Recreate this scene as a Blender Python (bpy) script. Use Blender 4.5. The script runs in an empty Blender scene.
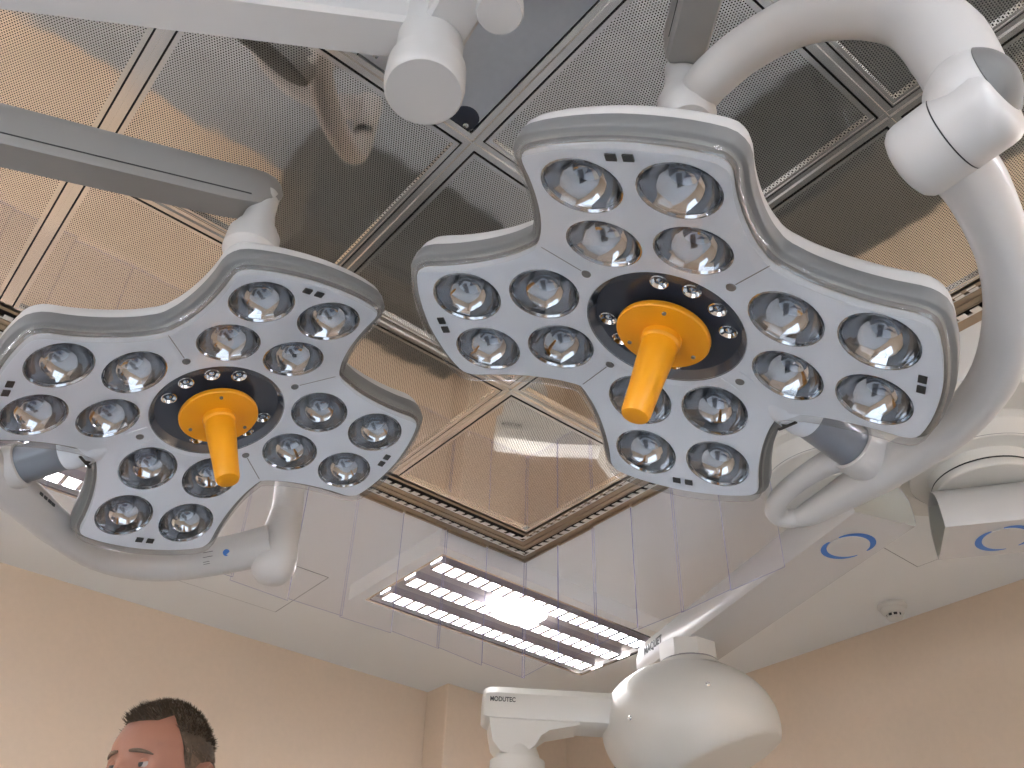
import bpy, bmesh, math, random
from mathutils import Vector, Matrix, noise

random.seed(7)
SC = bpy.context.scene
COL = SC.collection
ZC = 1.25          # the photographer's eye height
ZT = ZC + 1.6      # ceiling height

# ------------------------------------------------------------------ camera, world, exposure
cam_d = bpy.data.cameras.new('camera')
cam = bpy.data.objects.new('camera', cam_d)
COL.objects.link(cam)
CR_ = Vector((0.76903, -0.638681, 0.026046))
CU_ = Vector((-0.410995, -0.462845, 0.785403))
CF_ = Vector((0.489567, 0.614703, 0.618437))
cam.matrix_world = Matrix(((CR_.x, CU_.x, -CF_.x, 0), (CR_.y, CU_.y, -CF_.y, 0), (CR_.z, CU_.z, -CF_.z, ZC), (0, 0, 0, 1)))
cam_d.sensor_fit = 'HORIZONTAL'
cam_d.sensor_width = 36.0
cam_d.lens = 924.672 / 1024 * 36.0
cam_d.clip_start = 0.02
SC.camera = cam
SC.view_settings.view_transform = 'Standard'
SC.view_settings.look = 'None'
SC.view_settings.gamma = 1.0
SC.view_settings.use_curve_mapping = False
SC.view_settings.exposure = 1.43
world = bpy.data.worlds.new('world')
SC.world = world
world.use_nodes = True
world.node_tree.nodes['Background'].inputs[0].default_value = (0.55, 0.68, 0.9, 1)
world.node_tree.nodes['Background'].inputs[1].default_value = 1.0

LAMP_STRENGTH = 6.5
ADDED_LAMP_STRENGTH = 30.0
BLOOM_STRENGTH = 5.5
WINDOW_STRENGTH = 1.2


# ------------------------------------------------------------------ materials
def new_mat(name):
    m = bpy.data.materials.new(name)
    m.use_nodes = True
    nt = m.node_tree
    return m, nt, nt.nodes['Principled BSDF']


def pmat(name, col, rough=0.5, metal=0.0, coat=0.0, spec=0.5, var=0.0, vscale=8.0, bump=0.0, bscale=200.0):
    m, nt, b = new_mat(name)
    b.inputs['Base Color'].default_value = (*col, 1)
    b.inputs['Roughness'].default_value = rough
    b.inputs['Metallic'].default_value = metal
    b.inputs['Coat Weight'].default_value = coat
    b.inputs['Coat Roughness'].default_value = 0.05
    b.inputs['Specular IOR Level'].default_value = spec
    if var > 0 or bump > 0:
        tc = nt.nodes.new('ShaderNodeTexCoord')
    if var > 0:
        n = nt.nodes.new('ShaderNodeTexNoise')
        n.inputs['Scale'].default_value = vscale
        n.inputs['Detail'].default_value = 4
        nt.links.new(tc.outputs['Object'], n.inputs['Vector'])
        mx = nt.nodes.new('ShaderNodeMix')
        mx.data_type = 'RGBA'
        mx.inputs[6].default_value = (*[max(0, c * (1 - var)) for c in col], 1)
        mx.inputs[7].default_value = (*[min(1, c * (1 + var)) for c in col], 1)
        nt.links.new(n.outputs['Fac'], mx.inputs[0])
        nt.links.new(mx.outputs[2], b.inputs['Base Color'])
    if bump > 0:
        n2 = nt.nodes.new('ShaderNodeTexNoise')
        n2.inputs['Scale'].default_value = bscale
        nt.links.new(tc.outputs['Object'], n2.inputs['Vector'])
        bp = nt.nodes.new('ShaderNodeBump')
        bp.inputs['Strength'].default_value = bump
        bp.inputs['Distance'].default_value = 0.002
        nt.links.new(n2.outputs['Fac'], bp.inputs['Height'])
        nt.links.new(bp.outputs['Normal'], b.inputs['Normal'])
    return m


def emat(name, col, strength):
    m, nt, b = new_mat(name)
    b.inputs['Base Color'].default_value = (0.8, 0.8, 0.8, 1)
    b.inputs['Emission Color'].default_value = (*col, 1)
    b.inputs['Emission Strength'].default_value = strength
    return m


def clear_mat(name, tint=(1, 1, 1), refl=0.6, haze=0.0, haze_col=(0.9, 0.9, 0.95), rough=0.03, fres=1.45):
    """clear plastic: lets the light through, mirrors at a slant, a little milky"""
    m = bpy.data.materials.new(name)
    m.use_nodes = True
    nt = m.node_tree
    nt.nodes.clear()
    out = nt.nodes.new('ShaderNodeOutputMaterial')
    tr = nt.nodes.new('ShaderNodeBsdfTransparent')
    tr.inputs[0].default_value = (*tint, 1)
    gl = nt.nodes.new('ShaderNodeBsdfGlossy')
    gl.inputs['Roughness'].default_value = rough
    df = nt.nodes.new('ShaderNodeBsdfDiffuse')
    df.inputs[0].default_value = (*haze_col, 1)
    lw = nt.nodes.new('ShaderNodeLayerWeight')
    lw.inputs[0].default_value = 0.5
    pw = nt.nodes.new('ShaderNodeMath')
    pw.operation = 'POWER'
    pw.inputs[1].default_value = 5.0
    nt.links.new(lw.outputs['Facing'], pw.inputs[0])
    f0 = ((fres - 1) / (fres + 1)) ** 2 * 2
    ma = nt.nodes.new('ShaderNodeMath')
    ma.operation = 'MULTIPLY_ADD'
    ma.inputs[1].default_value = 1 - f0
    ma.inputs[2].default_value = f0
    nt.links.new(pw.outputs[0], ma.inputs[0])
    mu = nt.nodes.new('ShaderNodeMath')
    mu.operation = 'MULTIPLY'
    mu.inputs[1].default_value = refl
    nt.links.new(ma.outputs[0], mu.inputs[0])
    m1 = nt.nodes.new('ShaderNodeMixShader')
    m1.inputs[0].default_value = haze
    nt.links.new(tr.outputs[0], m1.inputs[1])
    nt.links.new(df.outputs[0], m1.inputs[2])
    m2 = nt.nodes.new('ShaderNodeMixShader')
    nt.links.new(mu.outputs[0], m2.inputs[0])
    nt.links.new(m1.outputs[0], m2.inputs[1])
    nt.links.new(gl.outputs[0], m2.inputs[2])
    nt.links.new(m2.outputs[0], out.inputs[0])
    return m


def perforated_mat(name, pitch=0.0058, rad=0.265):
    """stainless sheet with a staggered pattern of small round holes (object coordinates, xy)"""
    m, nt, b = new_mat(name)
    N, L = nt.nodes, nt.links
    tc = N.new('ShaderNodeTexCoord')

    def vm(op, a, v=None):
        n = N.new('ShaderNodeVectorMath')
        n.operation = op
        L.new(a, n.inputs[0])
        if v is not None:
            n.inputs[1].default_value = v
        return n
    flat = vm('MULTIPLY', tc.outputs['Object'], (1, 1, 0))
    outs = []
    for off in ((0, 0, 0), (0.5, 0.5, 0)):
        sc = vm('MULTIPLY', flat.outputs[0], (1 / pitch, 1 / (pitch * 1.732), 0))
        ad = vm('ADD', sc.outputs[0], off)
        fr = vm('FRACTION', ad.outputs[0])
        sb = vm('SUBTRACT', fr.outputs[0], (0.5, 0.5, 0))
        st = vm('MULTIPLY', sb.outputs[0], (1, 1.732, 0))
        ln = vm('LENGTH', st.outputs[0])
        outs.append(ln.outputs['Value'])
    mn = N.new('ShaderNodeMath'); mn.operation = 'MINIMUM'
    L.new(outs[0], mn.inputs[0]); L.new(outs[1], mn.inputs[1])
    lt = N.new('ShaderNodeMath'); lt.operation = 'LESS_THAN'
    L.new(mn.outputs[0], lt.inputs[0]); lt.inputs[1].default_value = rad
    mx = N.new('ShaderNodeMix'); mx.data_type = 'RGBA'
    mx.inputs[6].default_value = (0.88, 0.84, 0.78, 1)
    mx.inputs[7].default_value = (0.035, 0.033, 0.032, 1)
    L.new(lt.outputs[0], mx.inputs[0])
    L.new(mx.outputs[2], b.inputs['Base Color'])
    b.inputs['Metallic'].default_value = 1.0
    ro = N.new('ShaderNodeMapRange')
    L.new(lt.outputs[0], ro.inputs[0])
    ro.inputs[3].default_value = 0.05
    ro.inputs[4].default_value = 0.6
    L.new(ro.outputs[0], b.inputs['Roughness'])
    wn = N.new('ShaderNodeTexNoise'); wn.inputs['Scale'].default_value = 5.0
    L.new(tc.outputs['Object'], wn.inputs['Vector'])
    bp = N.new('ShaderNodeBump'); bp.inputs['Strength'].default_value = 0.04; bp.inputs['Distance'].default_value = 0.02
    L.new(wn.outputs['Fac'], bp.inputs['Height'])
    L.new(bp.outputs['Normal'], b.inputs['Normal'])
    return m


M_WALL = pmat('peach_wall', (0.74, 0.59, 0.45), 0.75, var=0.04, vscale=45, bump=0.25, bscale=260)
M_CEIL = pmat('white_ceiling', (0.83, 0.83, 0.815), 0.8, var=0.01, vscale=3)
M_FLOOR = pmat('grey_floor', (0.39, 0.425, 0.47), 0.35, var=0.08, vscale=30)
M_PERF = perforated_mat('perforated_steel')
M_STEEL = pmat('steel', (0.80, 0.77, 0.73), 0.16, 1.0, var=0.04, vscale=12)
M_PLATE = pmat('plain_steel', (0.62, 0.64, 0.67), 0.28, 1.0, var=0.06, vscale=60)
M_TRAY = pmat('tray_steel', (0.42, 0.36, 0.29), 0.28, 1.0, var=0.10, vscale=20)
M_TAB = pmat('tab_steel', (0.90, 0.87, 0.82), 0.3, 0.2)
M_DARK = pmat('dark_gap', (0.02, 0.02, 0.022), 0.6)
M_WHITE = pmat('white_paint', (0.58, 0.565, 0.555), 0.35, coat=0.2)
M_WARM = pmat('warm_white_paint', (0.70, 0.68, 0.635), 0.32, coat=0.25)
M_ARMGREY = pmat('arm_grey', (0.27, 0.265, 0.26), 0.42)
M_BAND = pmat('band_grey', (0.16, 0.16, 0.16), 0.5)
M_TUBE = pmat('tube_grey', (0.20, 0.22, 0.26), 0.30, coat=0.3)
M_FACE = pmat('face_white', (0.78, 0.83, 0.90), 0.35, coat=0.5)
M_MIRROR = pmat('reflector_mirror', (0.36, 0.37, 0.39), 0.04, 1.0)
M_LENS = pmat('lens_grey', (0.48, 0.54, 0.62), 0.14, 0.9)
M_RING = pmat('ring_dark', (0.05, 0.058, 0.08), 0.12, coat=0.9)
M_ORANGE = pmat('orange_plastic', (0.93, 0.38, 0.010), 0.38)
M_BLACK = pmat('black_plastic', (0.02, 0.02, 0.02), 0.4)
M_BLUE = pmat('blue_mark', (0.05, 0.20, 0.60), 0.4)
M_TEXT = pmat('text_grey', (0.06, 0.06, 0.06), 0.5)
M_CHROME = pmat('chrome', (0.8, 0.8, 0.8), 0.1, 1.0)
M_COVER = clear_mat('clear_cover', (0.99, 0.99, 0.995), refl=0.7, haze=0.03, haze_col=(0.8, 0.82, 0.86), rough=0.04)
M_LIP = clear_mat('clear_lip', (0.95, 0.95, 0.95), refl=0.55, haze=0.14, haze_col=(0.85, 0.82, 0.78), rough=0.05, fres=1.6)
M_CURTAIN = clear_mat('clear_curtain', (0.99, 0.986, 0.996), refl=0.4, haze=0.03, haze_col=(0.85, 0.82, 0.92), rough=0.08, fres=1.3)
M_CURTEDGE = clear_mat('clear_curtain_edge', (0.62, 0.62, 0.95), refl=0.3, haze=0.5, haze_col=(0.55, 0.55, 0.95))
M_LAMP = emat('fluorescent_light', (1.0, 0.985, 0.97), LAMP_STRENGTH)
M_ADDED_LAMP = emat('added_lamp_light', (1.0, 0.98, 0.95), ADDED_LAMP_STRENGTH)  # boosted well above the visible rows, to brighten the room
M_BLOOM = emat('bloom_glow', (1.0, 0.985, 0.97), BLOOM_STRENGTH)  # camera glare put into a glowing surface
M_LOUVRE = pmat('louvre_metal', (0.72, 0.72, 0.80), 0.15, 1.0)
M_GAPPAN = pmat('reflector_pan', (0.50, 0.44, 0.42), 0.4, 0.0)
M_WINDOW = emat('daylight_pane', (0.70, 0.85, 1.0), WINDOW_STRENGTH)
M_SKIN = pmat('skin', (0.33, 0.145, 0.092), 0.48, var=0.10, vscale=22, bump=0.15, bscale=120)
M_HAIR = pmat('hair', (0.075, 0.050, 0.030), 0.7, var=0.4, vscale=90)
M_HAIRG = pmat('hair_grey_side', (0.15, 0.100, 0.068), 0.85, var=0.35, vscale=120)
M_SHIRT = pmat('shirt', (0.05, 0.07, 0.12), 0.8)
M_TROUSER = pmat('trousers', (0.02, 0.02, 0.025), 0.8)
M_EYEW = pmat('eye_white', (0.34, 0.29, 0.27), 0.2)
M_CAB = pmat('cabinet_grey', (0.13, 0.13, 0.125), 0.45)
M_NAVY = pmat('navy_pad', (0.015, 0.02, 0.035), 0.5)


# ------------------------------------------------------------------ mesh helpers
class MB:
    def __init__(s):
        s.v, s.f, s.m = [], [], []

    def add(s, vs, fs, mi=0):
        o = len(s.v)
        s.v += [Vector(v) for v in vs]
        for f in fs:
            s.f.append([i + o for i in f])
            s.m.append(mi)
        return s

    def box(s, c, d, M=None, mi=0, bev=0.0, seg=2):
        bm = bmesh.new()
        bmesh.ops.create_cube(bm, size=1)
        for v in bm.verts:
            v.co = Vector((v.co.x * d[0], v.co.y * d[1], v.co.z * d[2]))
        if bev > 0:
            bmesh.ops.bevel(bm, geom=bm.edges[:], offset=bev, segments=seg, affect='EDGES', profile=0.5)
        T = Matrix.Translation(Vector(c))
        if M is not None:
            T = T @ M.to_4x4()
        bm.verts.index_update()
        s.add([T @ v.co for v in bm.verts], [[v.index for v in f.verts] for f in bm.faces], mi)
        bm.free()
        return s

    def loft(s, rings, mi=0, cap0=True, cap1=True, closed=False):
        n = len(rings[0])
        o = len(s.v)
        for r in rings:
            s.v += [Vector(v) for v in r]
        k = len(rings)
        for i in range(k if closed else k - 1):
            for j in range(n):
                a, b = o + i * n + j, o + i * n + (j + 1) % n
                i2 = (i + 1) % k
                s.f.append([a, b, o + i2 * n + (j + 1) % n, o + i2 * n + j])
                s.m.append(mi)
        if not closed:
            if cap0:
                s.f.append([o + j for j in range(n)][::-1]); s.m.append(mi)
            if cap1:
                s.f.append([o + (k - 1) * n + j for j in range(n)]); s.m.append(mi)
        return s

    def sweep(s, pts, rad, n=20, mi=0, up=None, caps=True, sq=1.0):
        """a tube of varying radius along points (parallel transport)"""
        pts = [Vector(q) for q in pts]
        rad = rad if isinstance(rad, (list, tuple)) else [rad] * len(pts)
        tang = []
        for i in range(len(pts)):
            a, b = pts[max(i - 1, 0)], pts[min(i + 1, len(pts) - 1)]
            tang.append((b - a).normalized())
        t0 = tang[0]
        u = (Vector((0, 0, 1)) if up is None else Vector(up))
        u = (u - t0 * u.dot(t0))
        if u.length < 1e-3:
            u = Vector((1, 0, 0)) - t0 * t0.x
        u.normalize()
        rings = []
        for i, q in enumerate(pts):
            t = tang[i]
            u = (u - t * u.dot(t)).normalized()
            w = t.cross(u)
            rings.append([q + (u * math.cos(a) * sq + w * math.sin(a)) * rad[i] for a in [2 * math.pi * k / n for k in range(n)]])
        return s.loft(rings, mi, caps, caps)

    def revolve(s, prof, n=32, M=None, mi=0, cap0=False, cap1=False):
        """profile of (r, z); M places the z axis"""
        M = M or Matrix.Identity(4)
        rings = [[M @ Vector((r * math.cos(2 * math.pi * k / n), r * math.sin(2 * math.pi * k / n), z)) for k in range(n)] for r, z in prof]
        return s.loft(rings, mi, cap0, cap1)

    def prism(s, poly, z0, z1, M=None, mi=0):
        M = M or Matrix.Identity(4)
        return s.loft([[M @ Vector((x, y, z0)) for x, y in poly], [M @ Vector((x, y, z1)) for x, y in poly]], mi)


def link(name, me, parent=None, matrix=None):
    o = bpy.data.objects.new(name, me)
    COL.objects.link(o)
    if parent is not None:
        o.parent = parent
    if matrix is not None:
        o.matrix_local = matrix
    return o


def build(mb, name, mats, parent=None, smooth=40, origin=None, matrix=None, merge=1e-6):
    """mesh in world coordinates moved so that the origin is the parent's (or the given) base"""
    mats = mats if isinstance(mats, (list, tuple)) else [mats]
    org = Vector(origin) if origin is not None else (ROOT[parent.name].copy() if parent is not None and parent.name in ROOT else Vector((0, 0, 0)))
    me = bpy.data.meshes.new(name)
    me.from_pydata([v - org for v in mb.v], [], mb.f)
    for m in mats:
        me.materials.append(m)
    for i, p in enumerate(me.polygons):
        p.material_index = mb.m[i]
    bm = bmesh.new()
    bm.from_mesh(me)
    if merge:
        bmesh.ops.remove_doubles(bm, verts=bm.verts[:], dist=merge)
    bmesh.ops.recalc_face_normals(bm, faces=bm.faces[:])
    bm.to_mesh(me)
    bm.free()
    if smooth:
        for p in me.polygons:
            p.use_smooth = True
        me.set_sharp_from_angle(angle=math.radians(smooth))
    o = link(name, me, parent, matrix)
    if parent is None and matrix is None:
        o.location = org
    if parent is not None and parent.name in ROOT:
        ROOT[o.name] = org
    return o


ROOT = {}


def tag(o, label, cat, group=None):
    o['label'] = label
    o['category'] = cat
    if group:
        o['group'] = group
    return o


def thing(name, loc, label, cat, group=None):
    o = bpy.data.objects.new(name, None)
    COL.objects.link(o)
    o.empty_display_size = 0.1
    o.location = loc
    ROOT[o.name] = Vector(loc)
    return tag(o, label, cat, group)


def structure(mb, name, mats, smooth=0, origin=None):
    o = build(mb, name, mats, None, smooth, origin)
    o['kind'] = 'structure'
    return o


def crom(pts, k=8, closed=False):
    """Catmull-Rom through the points"""
    pts = [Vector(q) for q in pts]
    n = len(pts)
    out = []
    for i in range(n if closed else n - 1):
        g = (lambda j: pts[j % n]) if closed else (lambda j: pts[min(max(j, 0), n - 1)])
        p0, p1, p2, p3 = g(i - 1), g(i), g(i + 1), g(i + 2)
        for t in [q / k for q in range(k)]:
            out.append(0.5 * ((2 * p1) + (p2 - p0) * t + (2 * p0 - 5 * p1 + 4 * p2 - p3) * t * t + (3 * p1 - p0 - 3 * p2 + p3) * t ** 3))
    if not closed:
        out.append(pts[-1])
    return out


def frame(z, x=None, loc=(0, 0, 0)):
    """matrix whose z axis is z and whose x axis is near x"""
    z = Vector(z).normalized()
    x = Vector(x) if x is not None else (Vector((1, 0, 0)) if abs(z.x) < 0.9 else Vector((0, 1, 0)))
    x = (x - z * x.dot(z)).normalized()
    y = z.cross(x)
    M = Matrix((x, y, z)).transposed().to_4x4()
    M.translation = Vector(loc)
    return M


def P(x, y, z):
    return Vector((x, y, z + ZC))


def fill_poly(outer, holes):
    """planar polygon with holes -> verts2d, faces"""
    bm = bmesh.new()
    es = []
    for loop in [outer] + holes:
        vs = [bm.verts.new((x, y, 0)) for x, y in loop]
        es += [bm.edges.new((vs[i], vs[(i + 1) % len(vs)])) for i in range(len(vs))]
    bmesh.ops.triangle_fill(bm, use_beauty=True, use_dissolve=False, edges=es)
    bm.verts.index_update()
    V = [(v.co.x, v.co.y) for v in bm.verts]
    F = [[v.index for v in f.verts] for f in bm.faces]
    bm.free()
    return V, F


def text_mesh(s, size, M, name, mat, parent, stretch=1.0):
    c = bpy.data.curves.new('lettering', 'FONT')
    c.body = s
    c.size = size
    c.extrude = 0.0006
    c.offset = size * 0.018
    c.align_x = 'CENTER'
    c.align_y = 'CENTER'
    o = bpy.data.objects.new('lettering', c)
    COL.objects.link(o)
    dg = bpy.context.evaluated_depsgraph_get()
    me = bpy.data.meshes.new_from_object(o.evaluated_get(dg))
    bpy.data.objects.remove(o)
    me.materials.clear()
    me.materials.append(mat)
    S = Matrix.Diagonal((stretch, 1, 1, 1))
    me.transform(Matrix.Translation(-ROOT[parent.name]) @ M @ S)
    t = link(name, me, parent)
    return t


# ------------------------------------------------------------------ room shell
X0, X1, Y0, Y1 = -2.67, 3.43, -2.30, 3.737
structure(MB().box(((X0 + X1) / 2, (Y0 + Y1) / 2, -0.05), (X1 - X0 + 0.4, Y1 - Y0 + 0.4, 0.1)), 'floor', M_FLOOR)
structure(MB().box(((X0 + X1) / 2, Y1 + 0.06, ZT / 2 + 0.1), (X1 - X0 + 0.24, 0.12, ZT + 0.2)), 'wall_left', M_WALL)
structure(MB().box((X1 + 0.06, (Y0 + Y1) / 2, ZT / 2 + 0.1), (0.12, Y1 - Y0, ZT + 0.2)), 'wall_right', M_WALL)
structure(MB().box((2.72, Y1 - 0.086, ZT / 2), (0.42, 0.172, ZT), bev=0.006), 'pilaster', M_WALL)

# two walls behind the photographer with window openings
def wall_with_window(name, axis, at, a0, a1, w0, w1, z0, z1, side):
    mb = MB()
    def seg(p0, p1, q0, q1):
        c, d = (p0 + p1) / 2, (p1 - p0)
        if axis == 'x':
            mb.box((at + side * 0.06, c, (q0 + q1) / 2), (0.12, d, q1 - q0))
        else:
            mb.box((c, at + side * 0.06, (q0 + q1) / 2), (d, 0.12, q1 - q0))
    seg(a0, w0, 0, ZT + 0.2); seg(w1, a1, 0, ZT + 0.2); seg(w0, w1, 0, z0); seg(w0, w1, z1, ZT + 0.2)
    structure(mb, name, M_WALL)

wall_with_window('wall_front', 'y', Y0, X0, X1, -1.7, 0.7, 0.95, 2.35, -1)
wall_with_window('wall_back', 'x', X0, Y0, Y1, -1.4, 1.2, 0.95, 2.35, -1)
for k, (axis, at, a0, a1) in enumerate((('y', Y0 - 0.05, -1.7, 0.7), ('x', X0 - 0.05, -1.4, 1.2))):
    w = thing('window_%d' % (k + 1), (0, 0, 0.95), 'wide window with white frame behind the photographer', 'window')  # unseen window, its glowing pane added to light the room with daylight
    del w['label']; del w['category']
    w['kind'] = 'structure'
    fr, gl = MB(), MB()
    m, h = (a0 + a1) / 2, 1.65
    def bx(mb, c, dz, z, dw, th):
        if axis == 'y': mb.box((c, at, z), (dw, th, dz))
        else: mb.box((at, c, z), (th, dw, dz))
    for c in (a0 + 0.03, m, a1 - 0.03): bx(fr, c, 1.4, h, 0.06, 0.07)
    for z in (0.98, 2.32): bx(fr, m, 0.06, z, a1 - a0, 0.07)
    bx(gl, m, 1.4, h, a1 - a0, 0.012)
    build(fr, 'window_frame', M_WHITE, w, 0); build(gl, 'window_pane', M_WINDOW, w, 0)

# ceiling: a slab with the square opening of the air canopy, and the thick backing above the canopy
TX0, TX1, TY0, TY1 = -1.22, 1.98, -0.955, 2.372
mb = MB()
for (a0, a1, b0, b1) in ((X0 - .12, X1 + .12, TY1, Y1 + .12), (X0 - .12, X1 + .12, Y0 - .12, TY0), (X0 - .12, TX0, TY0, TY1), (TX1, X1 + .12, TY0, TY1)):
    mb.box(((a0 + a1) / 2, (b0 + b1) / 2, ZT + 0.1), (a1 - a0, b1 - b0, 0.2))
structure(mb, 'ceiling', M_CEIL)


# ------------------------------------------------------------------ laminar air canopy
GX = [-1.07, -0.522, 0.078, 0.678, 1.278, 1.835]
GY = [-0.77, -0.189, 0.411, 1.011, 1.611, 2.195]
canopy = thing('air_canopy', (0.38, 0.71, ZT), 'steel frame of the square laminar air ceiling above the two lamps', 'air ceiling')
build(MB().box((0.38, 0.71, ZT + 0.12), (3.2, 3.3, 0.1)), 'backing', M_DARK, canopy, 0)
rl = MB()
for i, x in enumerate(GX[1:5]):
    rl.box((x, 0.71, ZT + 0.002), (0.030, GY[-1] - GY[0], 0.012))
    rl.box((x, 0.71, ZT - 0.005), (0.003, GY[-1] - GY[0], 0.006))
for y in GY[1:5]:
    rl.box((0.38, y, ZT + 0.0025), (GX[-1] - GX[0], 0.030, 0.012))
    rl.box((0.38, y, ZT - 0.0045), (GX[-1] - GX[0], 0.003, 0.006))
build(rl, 'support_rail', M_STEEL, canopy, 0)
# perimeter channel with its two rows of bright tabs
inner = (1.835, 2.195, -1.07, -0.77)
tr = MB()
def ring_rect(mb, xa, xb, ya, yb, w, z, dz, mi=0):
    """rectangle frame strip whose outer edge is xa..xb, ya..yb"""
    mb.box(((xa + xb) / 2, yb - w / 2, z), (xb - xa, w, dz), mi=mi)
    mb.box(((xa + xb) / 2, ya + w / 2, z), (xb - xa, w, dz), mi=mi)
    mb.box((xa + w / 2, (ya + yb) / 2, z), (w, yb - ya - 2 * w, dz), mi=mi)
    mb.box((xb - w / 2, (ya + yb) / 2, z), (w, yb - ya - 2 * w, dz), mi=mi)
ring_rect(tr, TX0, TX1, TY0, TY1, 0.034, ZT - 0.001, 0.010)                                   # outer lip
ring_rect(tr, TX0 + 0.066, TX1 - 0.066, TY0 + 0.070, TY1 - 0.070, 0.044, ZT - 0.002, 0.010)    # strip between the rows
ring_rect(tr, TX0 + 0.066, TX1 - 0.066, TY0 + 0.070, TY1 - 0.070, 0.003, ZT - 0.007, 0.004)
ring_rect(tr, TX0 + 0.088, TX1 - 0.088, TY0 + 0.092, TY1 - 0.092, 0.0025, ZT - 0.008, 0.004)
ring_rect(tr, TX0 + 0.126, TX1 - 0.126, TY0 + 0.158, TY1 - 0.158, 0.012, ZT - 0.004, 0.012)
build(tr, 'perimeter_channel', M_TRAY, canopy, 0)
fl = MB()
ring_rect(fl, TX0 + 0.002, TX1 - 0.002, TY0 + 0.002, TY1 - 0.002, 0.16, ZT + 0.035, 0.01)
build(fl, 'channel_base', M_DARK, canopy, 0)
def comb(p0, p1, inw):
    """one bent-up strip of square clips along p0-p1, teeth pointing along inw"""
    p0, p1, inw = Vector(p0), Vector(p1), Vector(inw)
    L = (p1 - p0).length; d = (p1 - p0) / L
    base, pts = [], []
    x = 0.012
    teeth = []
    while x + 0.034 < L:
        teeth.append(x); x += 0.037
    pts = [p0 - inw * 0.004, p1 - inw * 0.004, p1]
    for x in teeth[::-1]:
        pts += [p0 + d * (x + 0.023), p0 + d * (x + 0.023) + inw * 0.023, p0 + d * x + inw * 0.023, p0 + d * x]
    pts += [p0]
    mb = MB()
    drop = lambda q: 0.006 * (1 if (q - p0).dot(inw) > 0.01 else 0)
    mb.loft([[Vector((q.x, q.y, ZT - 0.0055 - drop(q) + dz)) for q in pts] for dz in (0, 0.002)])
    return mb
for off in (0.038, 0.112):
    xa, xb, ya, yb = TX0 + off, TX1 - off, TY0 + off * 1.06, TY1 - off * 1.06
    for p0, p1, inw in (((xa, yb), (xb, yb), (0, -1)), ((xa, ya), (xb, ya), (0, 1)), ((xb, ya), (xb, yb), (-1, 0)), ((xa, ya), (xa, yb), (1, 0))):
        build(comb(p0, p1, inw), 'clip_strip', M_TAB, canopy, 0)
# plain centre plate in two halves around the lamp spindle, with rivets and a cam lock
for sx, (xa, xb) in enumerate(((0.095, 0.384), (0.387, 0.661))):
    pl = build(MB().box(((xa + xb) / 2, 0.711, ZT + 0.006), (xb - xa, 0.566, 0.006)), 'centre_plate', M_PLATE, canopy, 0)
    for y in (0.47, 0.975):
        build(MB().revolve([(0.0001, -0.006), (0.006, -0.005), (0.008, 0)], 12, Matrix.Translation((0.36 if sx == 0 else 0.412, y, ZT + 0.003))), 'rivet', M_CHROME, pl, 50)
    if sx:
        build(MB().revolve([(0.0001, -0.012), (0.006, -0.011), (0.007, 0)], 12, Matrix.Translation((0.640, 0.985, ZT + 0.003))), 'lock_screw', M_CHROME, pl, 50)
    if sx:
        build(MB().revolve([(0.0001, -0.002), (0.028, -0.002), (0.030, 0)], 24, Matrix.Translation((0.632, 0.978, ZT + 0.003))), 'lock_disc', M_NAVY, pl, 50)

PANELS = {
    (1, 3): 'perforated steel ceiling panel at the top left corner, above the dark grey spring arm',
    (1, 4): 'perforated steel ceiling panel at the left edge, below the dark grey spring arm',
    (2, 3): 'perforated steel ceiling panel with the grey spring arm tip before it',
    (2, 4): 'tan looking perforated ceiling panel directly above the left operating lamp',
    (3, 3): 'dark perforated ceiling panel between the two operating lamps, below the locking screw',
    (3, 4): 'perforated ceiling panel just right of the left operating lamp, mostly hidden by it',
    (3, 2): 'perforated steel ceiling panel behind the top lobe of the right operating lamp',
    (3, 1): 'perforated ceiling panel seen through the bend of the white lamp yoke at the top',
    (4, 1): 'perforated steel ceiling panel beyond the grey elbow cap in the top right corner',
    (4, 2): 'perforated steel ceiling panel between the right lamp and its white yoke',
    (4, 3): 'perforated ceiling panel mostly hidden behind the right operating lamp',
    (4, 4): 'tan perforated corner panel above the fluorescent luminaire, nearest the clear curtain corner',
}
for ij in ((0, 3), (0, 4), (1, 2), (2, 1), (3, 0), (4, 0)):
    PANELS[ij] = 'perforated steel ceiling panel of the canopy lying outside the photo frame'
for (i, j), lab in PANELS.items():
    xa, xb, ya, yb = GX[i] + 0.020, GX[i + 1] - 0.020, GY[j] + 0.020, GY[j + 1] - 0.020
    if i == 4: xb = GX[5]
    if j == 4: yb = GY[5]
    t = thing('ceiling_panel', ((xa + xb) / 2, (ya + yb) / 2, ZT), lab, 'ceiling panel', 'perforated panels of the air ceiling')
    build(MB().box(((xa + xb) / 2, (ya + yb) / 2, ZT + 0.006), (xb - xa - 0.01, yb - ya - 0.01, 0.004)), 'perforated_sheet', M_PERF, t, 0)
    rm = MB()
    ring_rect(rm, xa, xb, ya, yb, 0.009, ZT + 0.002, 0.012)
    ring_rect(rm, xa - 0.001, xb + 0.001, ya - 0.001, yb + 0.001, 0.0025, ZT - 0.003, 0.006)
    build(rm, 'panel_rim', M_STEEL, t, 0)

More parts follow.
